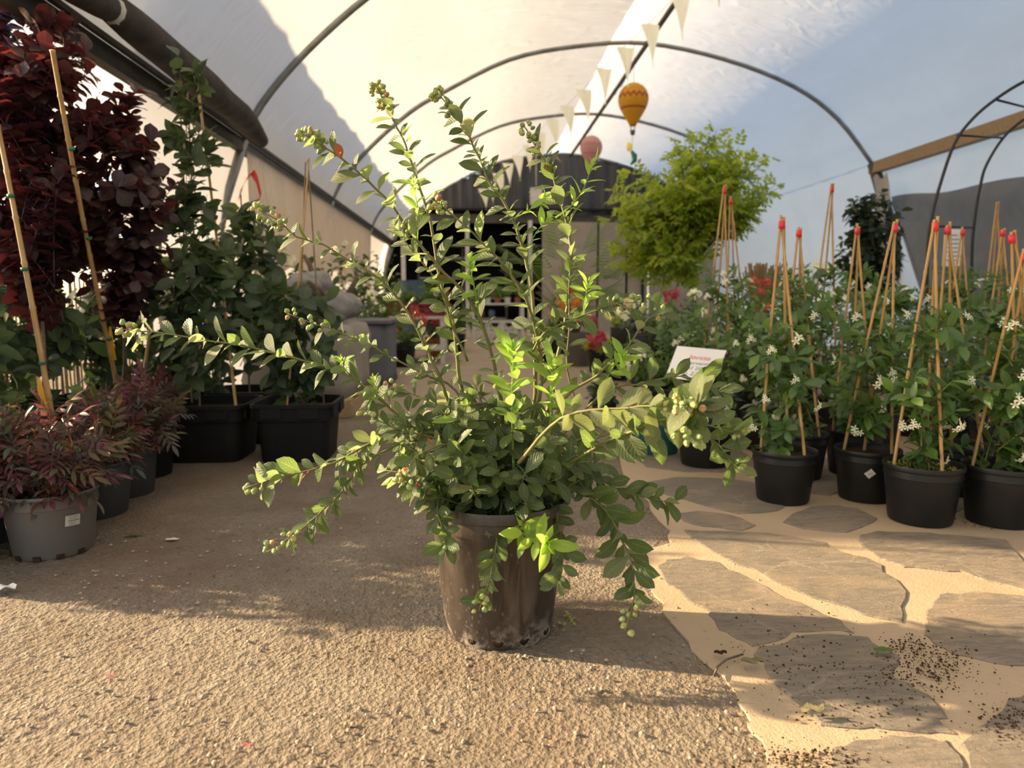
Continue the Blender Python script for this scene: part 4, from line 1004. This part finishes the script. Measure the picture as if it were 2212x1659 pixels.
# ------------------------------------------------------------------ wrapped pallet with sacks
pc = gr(740, 880); pal = thing('wrapped_pallet', 'beige-wrapped bin on a wooden pallet beside the square tubs', 'pallet', (-1.25, 6.0, 0))
for k in range(5): MB().box((-1.28, 5.2 + k * .36, .115), (.80, .12, .03)).build('plank', M['palewood'], pal, False)
for x in (-1.64, -1.28, -.92): MB().box((x, 5.92, .055), (.09, 1.6, .10)).build('bearer', M['palewood'], pal, False)
def wrapf(c, sz, sd):
    r = np.random.default_rng(sd); b = MB(); c = Vector(c)
    b.lathe([(.5, 0), (.51, .2), (.5, .5), (.51, .8), (.49, 1.0), (.40, 1.03), (.01, 1.02)], 40, (0, 0, 0), 9)
    for i, v in enumerate(b.v):
        w_ = 1 + .02 * math.sin(v.z * 9 + v.x * 14 + sd) + .012 * r.normal()
        b.v[i] = c + Vector((v.x * sz[0] * w_, v.y * sz[1] * w_, v.z * sz[2]))
    return b
wrapf((-1.28, 5.72, .13), (.78, 1.1, .52), 1).build('wrapping', M['sheet'], pal)
bin_ = thing('grey_bin', 'grey plastic bin standing behind the wrapped pallet', 'bin', (-1.12, 7.25, 0)); wrapf((-1.12, 7.25, 0), (.62, .9, .62), 2).build('shell', M['greycrate'], bin_)
MB().box((-1.12, 7.25, .63), (.68, .95, .03)).build('rim', M['greycrate'], bin_, False)
from mathutils.bvhtree import BVHTree
wrap_b = wrapf((-1.28, 5.72, .13), (.78, 1.1, .52), 1); solid = [BVHTree.FromPolygons(wrap_b.v, wrap_b.f)]; sack_c = []
for k, (x, y, s) in enumerate(((-1.47, 5.50, .135), (-1.05, 5.48, .14), (-1.47, 5.93, .135), (-1.07, 5.95, .135), (-1.27, 5.50, .12), (-1.27, 5.94, .125))):
    rg = np.random.default_rng(k + 70); b = MB().sphere((0, 0, 0), 1, 18, 12); z = 1.25
    for i, v in enumerate(b.v):
        n_ = 1 + .06 * math.sin(5 * v.x + 3 * v.y + k) + .05 * math.sin(9 * v.z + 4 * v.x + k) + .035 * rg.normal()
        b.v[i] = Vector((x + v.x * s * n_ * 1.1, y + v.y * s * n_, z + v.z * s * .85 * n_))
    for step in range(200):
        for v in b.v: v.z -= .004
        z -= .004
        if any(t.overlap(BVHTree.FromPolygons(b.v, b.f)) for t in solid): break
    solid.append(BVHTree.FromPolygons(b.v, b.f)); sack_c.append(Vector((x, y, z)))
    tag(b.build('wrapped_root_ball', M['sack']), 'white sacking root ball heaped on the wrapped pallet', 'sack', 'sacks on the wrapped pallet')
for k, d, r0 in ((1, (-.11, -.15, .14), .030), (3, (.09, .03, .17), .026), (5, (-.08, .05, .17), .024)):
    c = sack_c[k]; d = Vector(d); f = c + d.normalized() * .07
    tag(MB().tube([f, f + d * .5 + Vector((.012, 0, .01)), f + d], [r0, r0 * .9, r0 * .65], 8).build('bare_trunk', M['bark']), 'bare brown trunk sticking out of the white sacking', 'trunk', 'trunks in the sacks')
# red ribbon by the post
rb = [(516, 432), (522, 405), (533, 385), (545, 372), (556, 392), (562, 420), (552, 452), (535, 470), (512, 480), (500, 478)]
rp = [at(x, y, 6.62 + .02 * (i % 3)) for i, (x, y) in enumerate(rb)]; rq = []
for i in range(len(rp) - 1):
    for t in (0, .5): rq.append(rp[i].lerp(rp[i + 1], t))
b = MB()
for i, p in enumerate(rq):
    wv = .016 + .012 * math.sin(i * .35); b.v += [p + Vector((wv * .5, .01 * (i % 4), wv)), p + Vector((-wv * .5, 0, -wv))]
for i in range(len(rq) - 1): b.f.append((2 * i, 2 * i + 1, 2 * i + 3, 2 * i + 2))
tag(b.build('ribbon', M['ribbon']), 'red ribbon dangling beside the slanted post above the climbers', 'ribbon')

# ------------------------------------------------------------------ lime tree, ivy, garden arch
rng = np.random.default_rng(130); Yt = 7.4
tb0 = Vector((at(1500, 700, Yt).x, Yt, 0)); tree = thing('lime_tree', 'lime-green leafy tree in a pot rising above the flowering shrubs', 'tree', tb0)
pot(tree, tb0, .26, .4, 'darkpot', .82, .05)
fork = at(1490, 560, Yt)
MB().tube([tb0 + Vector((0, 0, .3)), tb0.lerp(fork, .5) + Vector((.03, 0, .1)), fork], [.035, .03, .024], 8).build('trunk', M['bark'], tree)
ms = []; tw = MB()
for (c, rad, n, per) in ((at(1480, 420, Yt), (.85, .6, .42), 60, 16), (at(1390, 500, Yt - .2), (.48, .5, .40), 30, 15), (at(1520, 330, Yt), (.34, .4, .27), 22, 14), (at(1600, 400, Yt), (.40, .4, .42), 26, 14), (at(1420, 560, Yt - .2), (.5, .4, .28), 22, 13)):
    for s in shoots(rng, fork, c, rad, n, .4, .08):
        tw.tube(s, [.008 * (1 - .75 * i / 6) for i in range(7)], 4); ms += leaves_on(rng, s, per, .135, .4, 1.05, .25, .3, .8)
tw.build('stems', M['bark'], tree); place_leaves(tree, T_tree, ms, 300)
iv = Vector((at(1880, 640, 6.4).x, 6.4, 0)); ivy = thing('ivy_column', 'dark ivy trained into a rounded bush behind the jasmine tripods', 'shrub', iv); pot(ivy, iv, .2, .3, 'black', .82, .04)
bush(ivy, rng, iv + Vector((0, 0, .28)), at(1880, 530, 6.4), (.30, .26, .50), 95, 14, .09, T_ivy, 'bark', 300, .15, .005, .3, .08, 1.1, .6, .6, origin2=at(1880, 450, 6.4))
# black garden arch
ar = thing('garden_arch', 'black steel garden arch rising behind the jasmines near the shade net', 'garden arch', Vector((at(2003, 700, 5.0).x, 5.0, 0)))
def hoop(L, Y, name='hoop'):
    pts = [at(x, y, Y) for x, y in L]; pts[0].z = 0
    sm = []
    for i in range(len(pts) - 1):
        q0, q1, q2, q3 = pts[max(0, i - 1)], pts[i], pts[i + 1], pts[min(len(pts) - 1, i + 2)]
        for t in (0, .25, .5, .75): sm.append(.5 * ((2 * q1) + (q2 - q0) * t + (2 * q0 - 5 * q1 + 4 * q2 - q3) * t * t + (3 * q1 - q0 - 3 * q2 + q3) * t ** 3))
    sm.append(pts[-1]); MB().tube(sm, .011, 8).build(name, M['steel'], ar); return sm
mir = lambda L: L + [(2360, 140), (2440, 160)] + [(2500, 215), (2545, 300), (2560, 470), (2565, 800)]
hoop([(2000, 900), (2003, 570), (2013, 470), (2032, 395), (2062, 310), (2100, 258), (2150, 215), (2215, 175), (2290, 150), (2370, 160), (2440, 210), (2490, 300), (2510, 470), (2515, 900)], 5.0)
hoop([(2097, 900), (2099, 570), (2106, 470), (2118, 400), (2131, 356), (2167, 298), (2212, 258), (2270, 228), (2340, 222), (2410, 255), (2460, 330), (2490, 460), (2500, 900)], 5.65)
for a, b2 in (((2068, 292), (2167, 298)), ((2010, 488), (2104, 492)), ((2150, 215), (2245, 239))): MB().tube([at(*a, 5.0), at(*b2, 5.65)], .008, 6).build('rung', M['steel'], ar)
nt_ = thing('notice_card', 'pale notice card with grey writing hanging on the garden arch', 'sign', at(2058, 535, 5.2))
MB().box(at(2058, 535, 5.2), (.14, .006, .27)).build('card', M['card'], nt_, False)
for k in range(7): MB().box(at(2058 + (k % 3 - 1) * 3, 508 + k * 9, 5.195), (.09 + .01 * (k % 2), .004, .007)).build('writing', M['greyink'], nt_, False)

# ------------------------------------------------------------------ balloons, bunting
def balloon(px, py, Y, r, label, c1, c2, c3):
    c = at(px, py, Y); t = thing('balloon_lantern', label, 'balloon', c, None)
    m, nt = mk('balloon_paper'); tc = nd(nt, 'ShaderNodeTexCoord').outputs['Object']; sep = nd(nt, 'ShaderNodeSeparateXYZ', {0: nd(nt, 'ShaderNodeVectorMath', {0: tc, 1: tuple(c)}, operation='SUBTRACT').outputs[0]})
    ang = mth(nt, 'ARCTAN2', sep.outputs[1], sep.outputs[0]); zig = mth(nt, 'MULTIPLY', mth(nt, 'ABSOLUTE', mth(nt, 'SINE', mth(nt, 'MULTIPLY', ang, 8.0))), r * .22)
    zz = mth(nt, 'SUBTRACT', sep.outputs[2], zig)
    band = mth(nt, 'MULTIPLY', mth(nt, 'GREATER_THAN', zz, -r * .12), mth(nt, 'LESS_THAN', zz, r * .1))
    band2 = mth(nt, 'MULTIPLY', mth(nt, 'GREATER_THAN', sep.outputs[2], -r * .68), mth(nt, 'LESS_THAN', sep.outputs[2], -r * .56))
    dots = mth(nt, 'MULTIPLY', mth(nt, 'GREATER_THAN', mth(nt, 'SINE', mth(nt, 'MULTIPLY', ang, 24.0)), .2), mth(nt, 'GREATER_THAN', mth(nt, 'SINE', mth(nt, 'MULTIPLY', sep.outputs[2], 70.0)), .3))
    dots = mth(nt, 'MULTIPLY', dots, mth(nt, 'GREATER_THAN', sep.outputs[2], r * .25))
    col = mixc(nt, mth(nt, 'MULTIPLY', dots, .6), c1, c3); col = mixc(nt, band, col, c2); col = mixc(nt, band2, col, c2)
    p = nd(nt, 'ShaderNodeBsdfPrincipled', {'Base Color': col, 'Roughness': .6}); tl = nd(nt, 'ShaderNodeBsdfTranslucent', {'Color': col})
    out(nt, nd(nt, 'ShaderNodeMixShader', {0: .3, 1: p.outputs[0], 2: tl.outputs[0]}).outputs[0])
    prof = [(.02, 1.0), (.35, .94), (.66, .76), (.88, .48), (.99, .15), (1.0, -.1), (.93, -.4), (.76, -.75), (.52, -1.15), (.3, -1.5), (.2, -1.68)]
    b = MB().lathe([(a * r, z * r) for a, z in prof], 32, c)
    for i, v in enumerate(b.v):
        a = math.atan2(v.y - c.y, v.x - c.x); k = 1 - .025 * abs(math.sin(a * 8)); b.v[i] = Vector((c.x + (v.x - c.x) * k, c.y + (v.y - c.y) * k, v.z))
    b.build('envelope', m, t)
    MB().lathe([(.10 * r, -2.25 * r), (.14 * r, -2.2 * r), (.17 * r, -1.95 * r), (.12 * r, -1.94 * r)], 12, c).build('basket', M['bark'], t)
    for k in range(4):
        a = k * math.pi / 2 + .4; MB().tube([c + Vector((math.cos(a) * .2 * r, math.sin(a) * .2 * r, -1.66 * r)), c + Vector((math.cos(a) * .15 * r, math.sin(a) * .15 * r, -1.96 * r))], .003, 4).build('cord', M['bark'], t)
    MB().tube([c + Vector((0, 0, r * .98)), Vector((c.x, c.y, 4.44))], .003, 4).build('string', M['steel'], t)
    return t, c
bt, bc = balloon(1368, 214, 10.6, .222, 'yellow balloon lantern with red zigzag band hanging from the roof ridge', (.72, .38, .012), (.42, .10, .03), (.55, .22, .02))
lw = thing('hanging_ornament', 'white and green paper ornament dangling on a string below the yellow balloon', 'ornament', bc + Vector((0, 0, -1)))
MB().tube([bc + Vector((0, 0, -.5)), at(1364, 345, 10.6)], .003, 4).build('string', M['steel'], lw)
MB().sphere(at(1359, 317, 10.6), .055, 10, 8, (.75, .4, 1.2)).build('paper_bead', M['petal_y'], lw)
MB().tube([at(1364, 326, 10.6), at(1371, 336, 10.6), at(1371, 347, 10.6), at(1362, 356, 10.6)], [.02, .04, .035, .01], 8).build('crescent', M['greentie'], lw)
balloon(1277, 318, 14.4, .222, 'pale pink balloon lantern hanging from the ridge nearer the grey curtain', (.62, .34, .31), (.55, .25, .27), (.68, .45, .4))
sA, sB = Vector((2.5, 7.6, 4.36)), Vector((.1, 18.3, 3.45))
bl = thing('bunting', 'white cloth flag bunting strung along the left roof slope beside the ridge', 'bunting', sA)
sp_ = [sA.lerp(sB, t) - Vector((0, 0, .05 * math.sin(math.pi * ((t * 4) % 1)))) for t in [i / 40 for i in range(41)]]
MB().tube(sp_, .004, 4).build('cord', M['white'], bl); rg = np.random.default_rng(12)
for k in range(15):
    t = .01 + k / 15; p, tg = along(sp_, t); wd, hg = .20, .50
    tw_ = rg.normal() * .25
    b = MB().grid(lambda i, j: p + (tg * .35 + Vector((.75, -.3, 0))).normalized() * ((i - .5) * wd * (1 - .82 * j)) + Vector((math.sin(tw_ + 3 * j + i) * .05 + .10 * j * j, .02 * math.sin(6 * i + k), -hg * j)), 4, 6)
    b.build('flag', M['petal_w'], bl)

# ------------------------------------------------------------------ flower displays and furniture at the far end
def flowering(px, Y, H, R, z, wd, ht, T, Tf, nf, fs, label, seed, mt='black', nsh=16, per=9, L=.07, name='flowering_plant', stand=0.0, ind=300, group=None):
    rng = np.random.default_rng(seed); base = Vector((at(px, 700, Y).x, Y, stand + (.004 if Y > 5.4 else 0)))
    r = thing(name, label, 'potted plant', base, group); pot(r, base, R, H, mt, .8, .03, 24)
    cen = base + Vector((0, 0, H + ht * .5))
    bush(r, rng, base + Vector((0, 0, H - .02)), cen, (wd, wd, ht * .55), nsh, per, L, T, 'twig', ind, .3, .004, .3, R * .4)
    for k in range(nf):
        a = rng.uniform(-2.9, -.2); c = rng.uniform(-.2, .95); s_ = math.sqrt(1 - c * c); d = Vector((s_ * math.cos(a), s_ * math.sin(a), c))
        put('flower', Tf, orient(cen + Vector((d.x * wd, d.y * wd, d.z * ht * .58)), frame(d)[0], d, fs * rng.uniform(.75, 1.2)), r)
    return r
flowering(1250, 9.0, .42, .19, 0, .22, .2, T_ivy, T_pp, 2, .06, 'dark-leaved plant in a tall grey pot at the edge of the beige floor', 140, 'greypot', 10, 7)
flowering(1296, 8.2, .26, .14, 0, .22, .16, T_lime, T_pp, 1, .105, 'yellow-green plant crowned by one round crimson flower', 141, 'black', 16, 9)
flowering(1340, 7.4, .26, .15, 0, .30, .22, T_mid, T_pp, 4, .07, 'leafy plant with several crimson blooms beside the round crimson flower', 142, 'black', 18, 10)
flowering(1392, 7.0, .5, .15, 0, .26, .34, T_grey, T_pw, 7, .075, 'hydrangea with large creamy white flower heads below the lime tree', 143, 'darkpot', 18, 9)
flowering(1436, 6.3, .5, .14, 0, .22, .40, T_mid, T_pp, 5, .055, 'tall plant with a red plume and yellow bloom below the lime tree', 144, 'black', 16, 10)
flowering(1345, 8.6, .5, .15, 0, .18, .3, T_lime, T_py, 5, .06, 'pale yellow flowering plant below the lime tree', 145, 'darkpot', 14, 8)
flowering(1640, 5.7, .4, .16, 0, .34, .55, T_mid, T_pc, 9, .05, 'bushy plant with coral red flowers between the jasmine tripods', 146, 'black', 22, 12)
flowering(1500, 5.7, .35, .16, 0, .34, .55, T_jas, T_pw, 9, .045, 'green shrub with white flower heads behind the price card', 147, 'black', 24, 12)
flowering(1730, 6.3, .4, .18, 0, .42, .7, T_mid, T_pw, 8, .05, 'tall green shrub with pale flower heads behind the jasmine tripods', 148, 'black', 26, 13)
flowering(1415, 5.2, .22, .14, 0, .3, .3, T_mid, T_pw, 5, .04, 'low spreading green plant with tiny white blooms near the teal pot', 149, 'black', 20, 11)
flowering(2000, 6.6, .4, .16, 0, .4, .5, T_mid, T_po, 5, .045, 'green shrub with orange blooms by the foot of the garden arch', 150, 'black', 22, 12)
flowering(2150, 6.4, .4, .16, 0, .45, .6, T_vine, T_pw, 4, .04, 'broad dark green shrub in front of the shade net', 151, 'black', 24, 13)
flowering(1215, 11.0, .3, .2, 0, .35, .7, T_mid, T_po, 5, .1, 'leafy plant with orange flowers against the tan panels', 152, 'darkpot', 22, 11, .1)
flowering(1180, 9.6, .3, .18, 0, .22, .16, T_lime, T_py, 0, .05, 'low clump of yellow-green variegated leaves on the beige floor', 153, 'black', 18, 10)
r_ = thing('potted_palm', 'feathery palm in a pot against the tan panels', 'potted plant', Vector((at(1225, 700, 12.5).x, 12.5, 0))); pot(r_, r_.location, .25, .45, 'black', .8, .04)
rg = np.random.default_rng(6)
for k in range(26):
    a = rg.uniform(0, 6.28); el = rg.uniform(.4, 1.4); d = Vector((math.cos(a) * math.cos(el), math.sin(a) * math.cos(el), math.sin(el)))
    p0 = r_.location + Vector((0, 0, .42)); p1 = p0 + d * rg.uniform(.5, 1.3)
    MB().tube([p0, p0.lerp(p1, .5) + Vector((0, 0, .08)), p1], .008, 4).build('stalk', M['twig'], r_)
    put('frond', T_palm, orient(p1, d + Vector((0, 0, -.3)), (0, 0, 1), .75), r_)
# dried grasses
dg = thing('dried_grass', 'tuft of dry brown grass in a pot behind the coral flowers', 'potted plant', Vector((at(1645, 620, 6.9).x, 6.9, 0))); pot(dg, dg.location, .18, .6, 'black', .8, .04)
b = MB()
for k in range(160):
    a = rg.uniform(0, 6.28); q = rg.random() * .2; b.tube([dg.location + Vector((math.cos(a) * .05, math.sin(a) * .05, .57)), dg.location + Vector((math.cos(a) * q * .6, math.sin(a) * q * .6, .8)), dg.location + Vector((math.cos(a) * q, math.sin(a) * q, 1.0 + .2 * rg.random()))], [.004, .004, .007], 4)
b.build('grass_blades', M['straw'], dg)['kind'] = 'stuff'
# white display table with crates, plants in it
def stand(px, Y, W, D, H, label, mt='white', name='display_table', shelves=2):
    c = Vector((at(px, 700, Y).x, Y, .004)); t = thing(name, label, 'table', c)
    for sx in (-1, 1):
        for sy in (-1, 1): MB().box(c + Vector((sx * (W / 2 - .04), sy * (D / 2 - .04), H / 2)), (.06, .06, H)).build('leg', M[mt], t, False)
    MB().box(c + Vector((0, 0, H - .02)), (W, D, .04)).build('top', M[mt], t, False)
    for k in range(shelves - 1): MB().box(c + Vector((0, 0, H * .3 + k * .2)), (W - .06, D - .06, .03)).build('shelf', M[mt], t, False)
    return c
c = stand(905, 9.8, .75, .9, .62, 'white wooden display table carrying the red crates at the far left')
for k, (dx, dy) in enumerate(((-.2, -.25), (.2, -.25), (0, .2))):
    t = thing('red_crate', 'red slatted crate with leafy plants on the white display table', 'crate', c + Vector((dx, dy, .62)), 'red crates'); q = t.location
    for s in (-1, 1):
        for z in (.03, .09, .15):
            MB().box(q + Vector((0, s * .13, z)), (.34, .015, .04)).build('slat', M['redcrate'], t, False); MB().box(q + Vector((s * .165, 0, z)), (.015, .26, .04)).build('slat', M['redcrate'], t, False)
    MB().box(q + Vector((0, 0, .008)), (.33, .26, .014)).build('floor_board', M['redcrate'], t, False)
    bush(t, np.random.default_rng(160 + k), q + Vector((0, 0, .03)), q + Vector((0, 0, .28)), (.2, .16, .16), 14, 8, .09, T_mid, 'twig', 300, .3, .004)
for k, (px, Y, sd, Tf, lb_) in enumerate(((870, 9.0, 170, T_pc, 'leafy plant with pale coral flowers in front of the white display table'), (940, 10.6, 171, T_pp, 'dark plant with pink flowers beside the white display table'), (985, 11.6, 172, T_pc, 'dark plant with scattered coral flowers near the shop opening'), (820, 8.3, 173, T_pw, 'tall green plant beside the grey bin'), (780, 8.8, 174, T_pw, 'loose green plant behind the grey bin, by the film wall'))):
    flowering(px, Y, .28, .16, 0, .3, .45 if k < 3 else .8, T_mid if k != 1 else T_ivy, Tf, 6 if k < 3 else 2, .06, lb_, sd, 'terracotta' if k == 1 else 'black', 20, 11, .08)
for k, (px, Y, hh, lb_) in enumerate(((690, 8.0, 1.0, 'tall dark green shrub by the film wall right behind the white sacks'), (745, 9.6, 1.2, 'tall dark green shrub by the film wall halfway to the end curtain'), (800, 11.6, 1.3, 'tall dark green shrub by the film wall level with the white display table'), (842, 13.8, 1.4, 'tall dark green shrub by the film wall near the grey end curtain'))):
    flowering(px, Y, .3, .2, 0, .42, hh, T_vine, T_pw, 2, .05, lb_, 190 + k, 'black', 34, 12, .12, name='wall_shrub')
c2 = stand(1075, 15.2, 1.1, .6, .75, 'long white display table just inside the shop opening')
for k in range(5):
    q = c2 + Vector((-.42 + k * .21, 0, .75)); t = thing('table_pot', 'small pot plant on the long white display table', 'potted plant', q, 'pots on the long table'); pot(t, q, .07, .12, ('terracotta', 'white')[k % 2], .8, .02, 16)
    bush(t, np.random.default_rng(180 + k), q + Vector((0, 0, .1)), q + Vector((0, 0, .22)), (.1, .1, .1), 8, 6, .08, T_mid, 'twig', 300)
crate = thing('white_crate', 'white open-work crate on the floor before the shop opening', 'crate', Vector((at(1070, 700, 13.4).x, 13.4, .004))); q = crate.location
for sy in (-1, 1):
    for z in (.04, .22, .42): MB().box(q + Vector((0, sy * .22, z)), (.8, .03, .04)).build('rail', M['white'], crate, False)
    for x in (-.38, -.13, .13, .38): MB().box(q + Vector((x, sy * .22, .22)), (.04, .035, .44)).build('post', M['white'], crate, False)
    for s in (-1, 1):
        for x in (-.255, 0, .255): MB().bar(q + Vector((x - .11 * s, sy * .22, .05)), q + Vector((x + .11 * s, sy * .22, .41)), .02, .02).build('brace', M['white'], crate, False)
for k, px in enumerate((1010, 1145, 872)):
    p = at(px, 600, 16.5); tag(MB().box((p.x, 16.5, 1.3), (.09, .09, 2.6)).build('white_post', M['white'], None, False), 'white timber post standing at the shop opening', 'post', 'posts at the shop opening')
wbx = at(1158, 424, YE - .3); lampb = thing('white_box_sign', 'small white box hanging on the grey curtain', 'box', wbx)
MB().box(wbx, (.30, .06, .42)).build('case', M['white'], lampb, False); MB().tube([wbx + Vector((0, 0, .2)), wbx + Vector((0, 0, 1.05))], .012, 6).build('cord', M['white'], lampb)
sh_ = thing('dark_shelf', 'dark shelving unit inside the shop opening', 'shelf', (at(1000, 600, YE + 1.4).x, YE + 1.4, 0)); q = sh_.location
for z in (.3, .85, 1.4, 1.95): MB().box(q + Vector((0, 0, z)), (2.4, .5, .04)).build('shelf_board', M['pipe'], sh_, False)
for x in (-1.2, 0, 1.2): MB().box(q + Vector((x, 0, 1.1)), (.05, .5, 2.2)).build('upright', M['beam'], sh_, False)
for k in range(14):
    p = q + Vector(((-1.02, -.74, -.46, -.18, .2, .5, .8)[k % 7], -.1, (.32, .87)[k // 7])); t = thing('shelf_pot', 'small ceramic pot on the dark shelving unit', 'pot', p, 'pots on the dark shelf')
    MB().lathe([(.07, 0), (.10, .1), (.09, .2), (.1, .21), (.08, .2), (.07, .05)], 14, p).build('vessel', M[('white', 'terracotta', 'blue', 'white')[k % 4]], t)
tub_ = thing('blue_tub', 'light blue plastic tub behind the red crates', 'tub', Vector((at(890, 600, 12.5).x, 12.5, .004)))
MB().lathe([(.16, 0), (.2, .5), (.22, 1.12), (.24, 1.15), (.2, 1.12), (.19, 1.0)], 20, tub_.location).build('shell', M['blue'], tub_)
# ------------------------------------------------------------------ litter on the ground
def scrap(px, py, s, mt, label, cat, name, seed, hgt=.3, z=.006):
    rg = np.random.default_rng(seed); p = gr(px, py, z)
    b = MB().grid(lambda i, j: p + Vector(((i - .5) * s, (j - .5) * s * .55 * (1 - abs(i - .5)), s * hgt * (.2 + .3 * math.sin(5 * i + 3 * j + seed) ** 2) + .001 * rg.random())), 8, 6)
    return tag(b.build(name, M[mt]), label, cat)
scrap(8, 1277, .075, 'tissue', 'crumpled white tissue on the asphalt near the grey nandina pot', 'tissue', 'tissue', 1, .5)
scrap(372, 1165, .045, 'sticker', 'flat pale leaf scrap on the shaded asphalt', 'leaf scrap', 'leaf_scrap', 2, .1)
scrap(290, 1155, .06, 'litter', 'green leaf sprig dropped beside the charcoal nandina pot', 'leaf scrap', 'leaf_scrap', 3)
scrap(1625, 1434, .05, 'litter', 'curled dry leaf on the flagstone mortar next to the thin stick', 'leaf scrap', 'leaf_scrap', 4, .5, .018)
scrap(1908, 1407, .045, 'mid_leaf', 'dark green fallen leaf on the flagstones', 'leaf scrap', 'leaf_scrap', 5, .3, .02)
scrap(1755, 1540, .05, 'litter', 'grey curled scrap on the sunny flagstone', 'leaf scrap', 'leaf_scrap', 6, .6, .02)
scrap(1556, 1414, .03, 'soil', 'small dark clod on the flagstone mortar next to the thin stick', 'soil clod', 'soil_clod', 7, .6, .014)
scrap(240, 1462, .016, 'petal_p', 'tiny pink petal on the sunlit asphalt', 'petal', 'petal', 8, .5)
scrap(532, 1610, .016, 'petal_p', 'tiny pink petal on the asphalt near the path edge of the shade', 'petal', 'petal', 9, .5)
tag(MB().tube([gr(x, y, .016) for x, y in ((1542, 1460), (1550, 1440), (1570, 1424), (1605, 1413))], .0028, 5).build('stick', M['bark']), 'thin bent stick lying on the flagstone mortar', 'stick')
wd_ = thing('weed', 'tiny green weed growing from the asphalt beside the stained pot', 'weed', gr(1218, 1340)); rg = np.random.default_rng(2)
for k in range(18):
    p = gr(1218 + rg.normal() * 14, 1335 + rg.normal() * 14, .006); put('leaf', T_lime, orient(p, (rg.normal(), rg.normal(), .5), (0, 0, 1), .014), wd_)
T_peb = tpl('pebble', (np.array([(-.5, -.35, 0), (.5, -.4, 0), (.45, .5, 0), (-.5, .4, 0), (-.3, -.2, .4), (.3, -.25, .45), (.25, .3, .4), (-.3, .25, .42)], float), np.array([(0, 1, 5, 4), (1, 2, 6, 5), (2, 3, 7, 6), (3, 0, 4, 7), (4, 5, 6, 7)]), np.zeros((8, 2))), M['concrete'])
pb = []; POTS = [o.location for o in COL.objects if o.type == 'EMPTY' and o.parent is None and o.location.y < 4]
for k in range(500):
    px, py = rg.uniform(-50, 1650), rg.uniform(1120, 1659) ; p = gr(px, py, .004)
    if any((p - q).xy.length < .16 for q in POTS): continue
    pb.append(orient(p, (rg.normal(), rg.normal(), 0), (0, 0, 1), .004 + .006 * rg.random()))
tag(join('gravel', T_peb, pb, None), 'loose gravel scattered over the asphalt', 'gravel')
print('all ok', len(bpy.data.objects), sum(len(o.data.polygons) * 2 for o in bpy.data.objects if o.type == 'MESH') / 1e6)
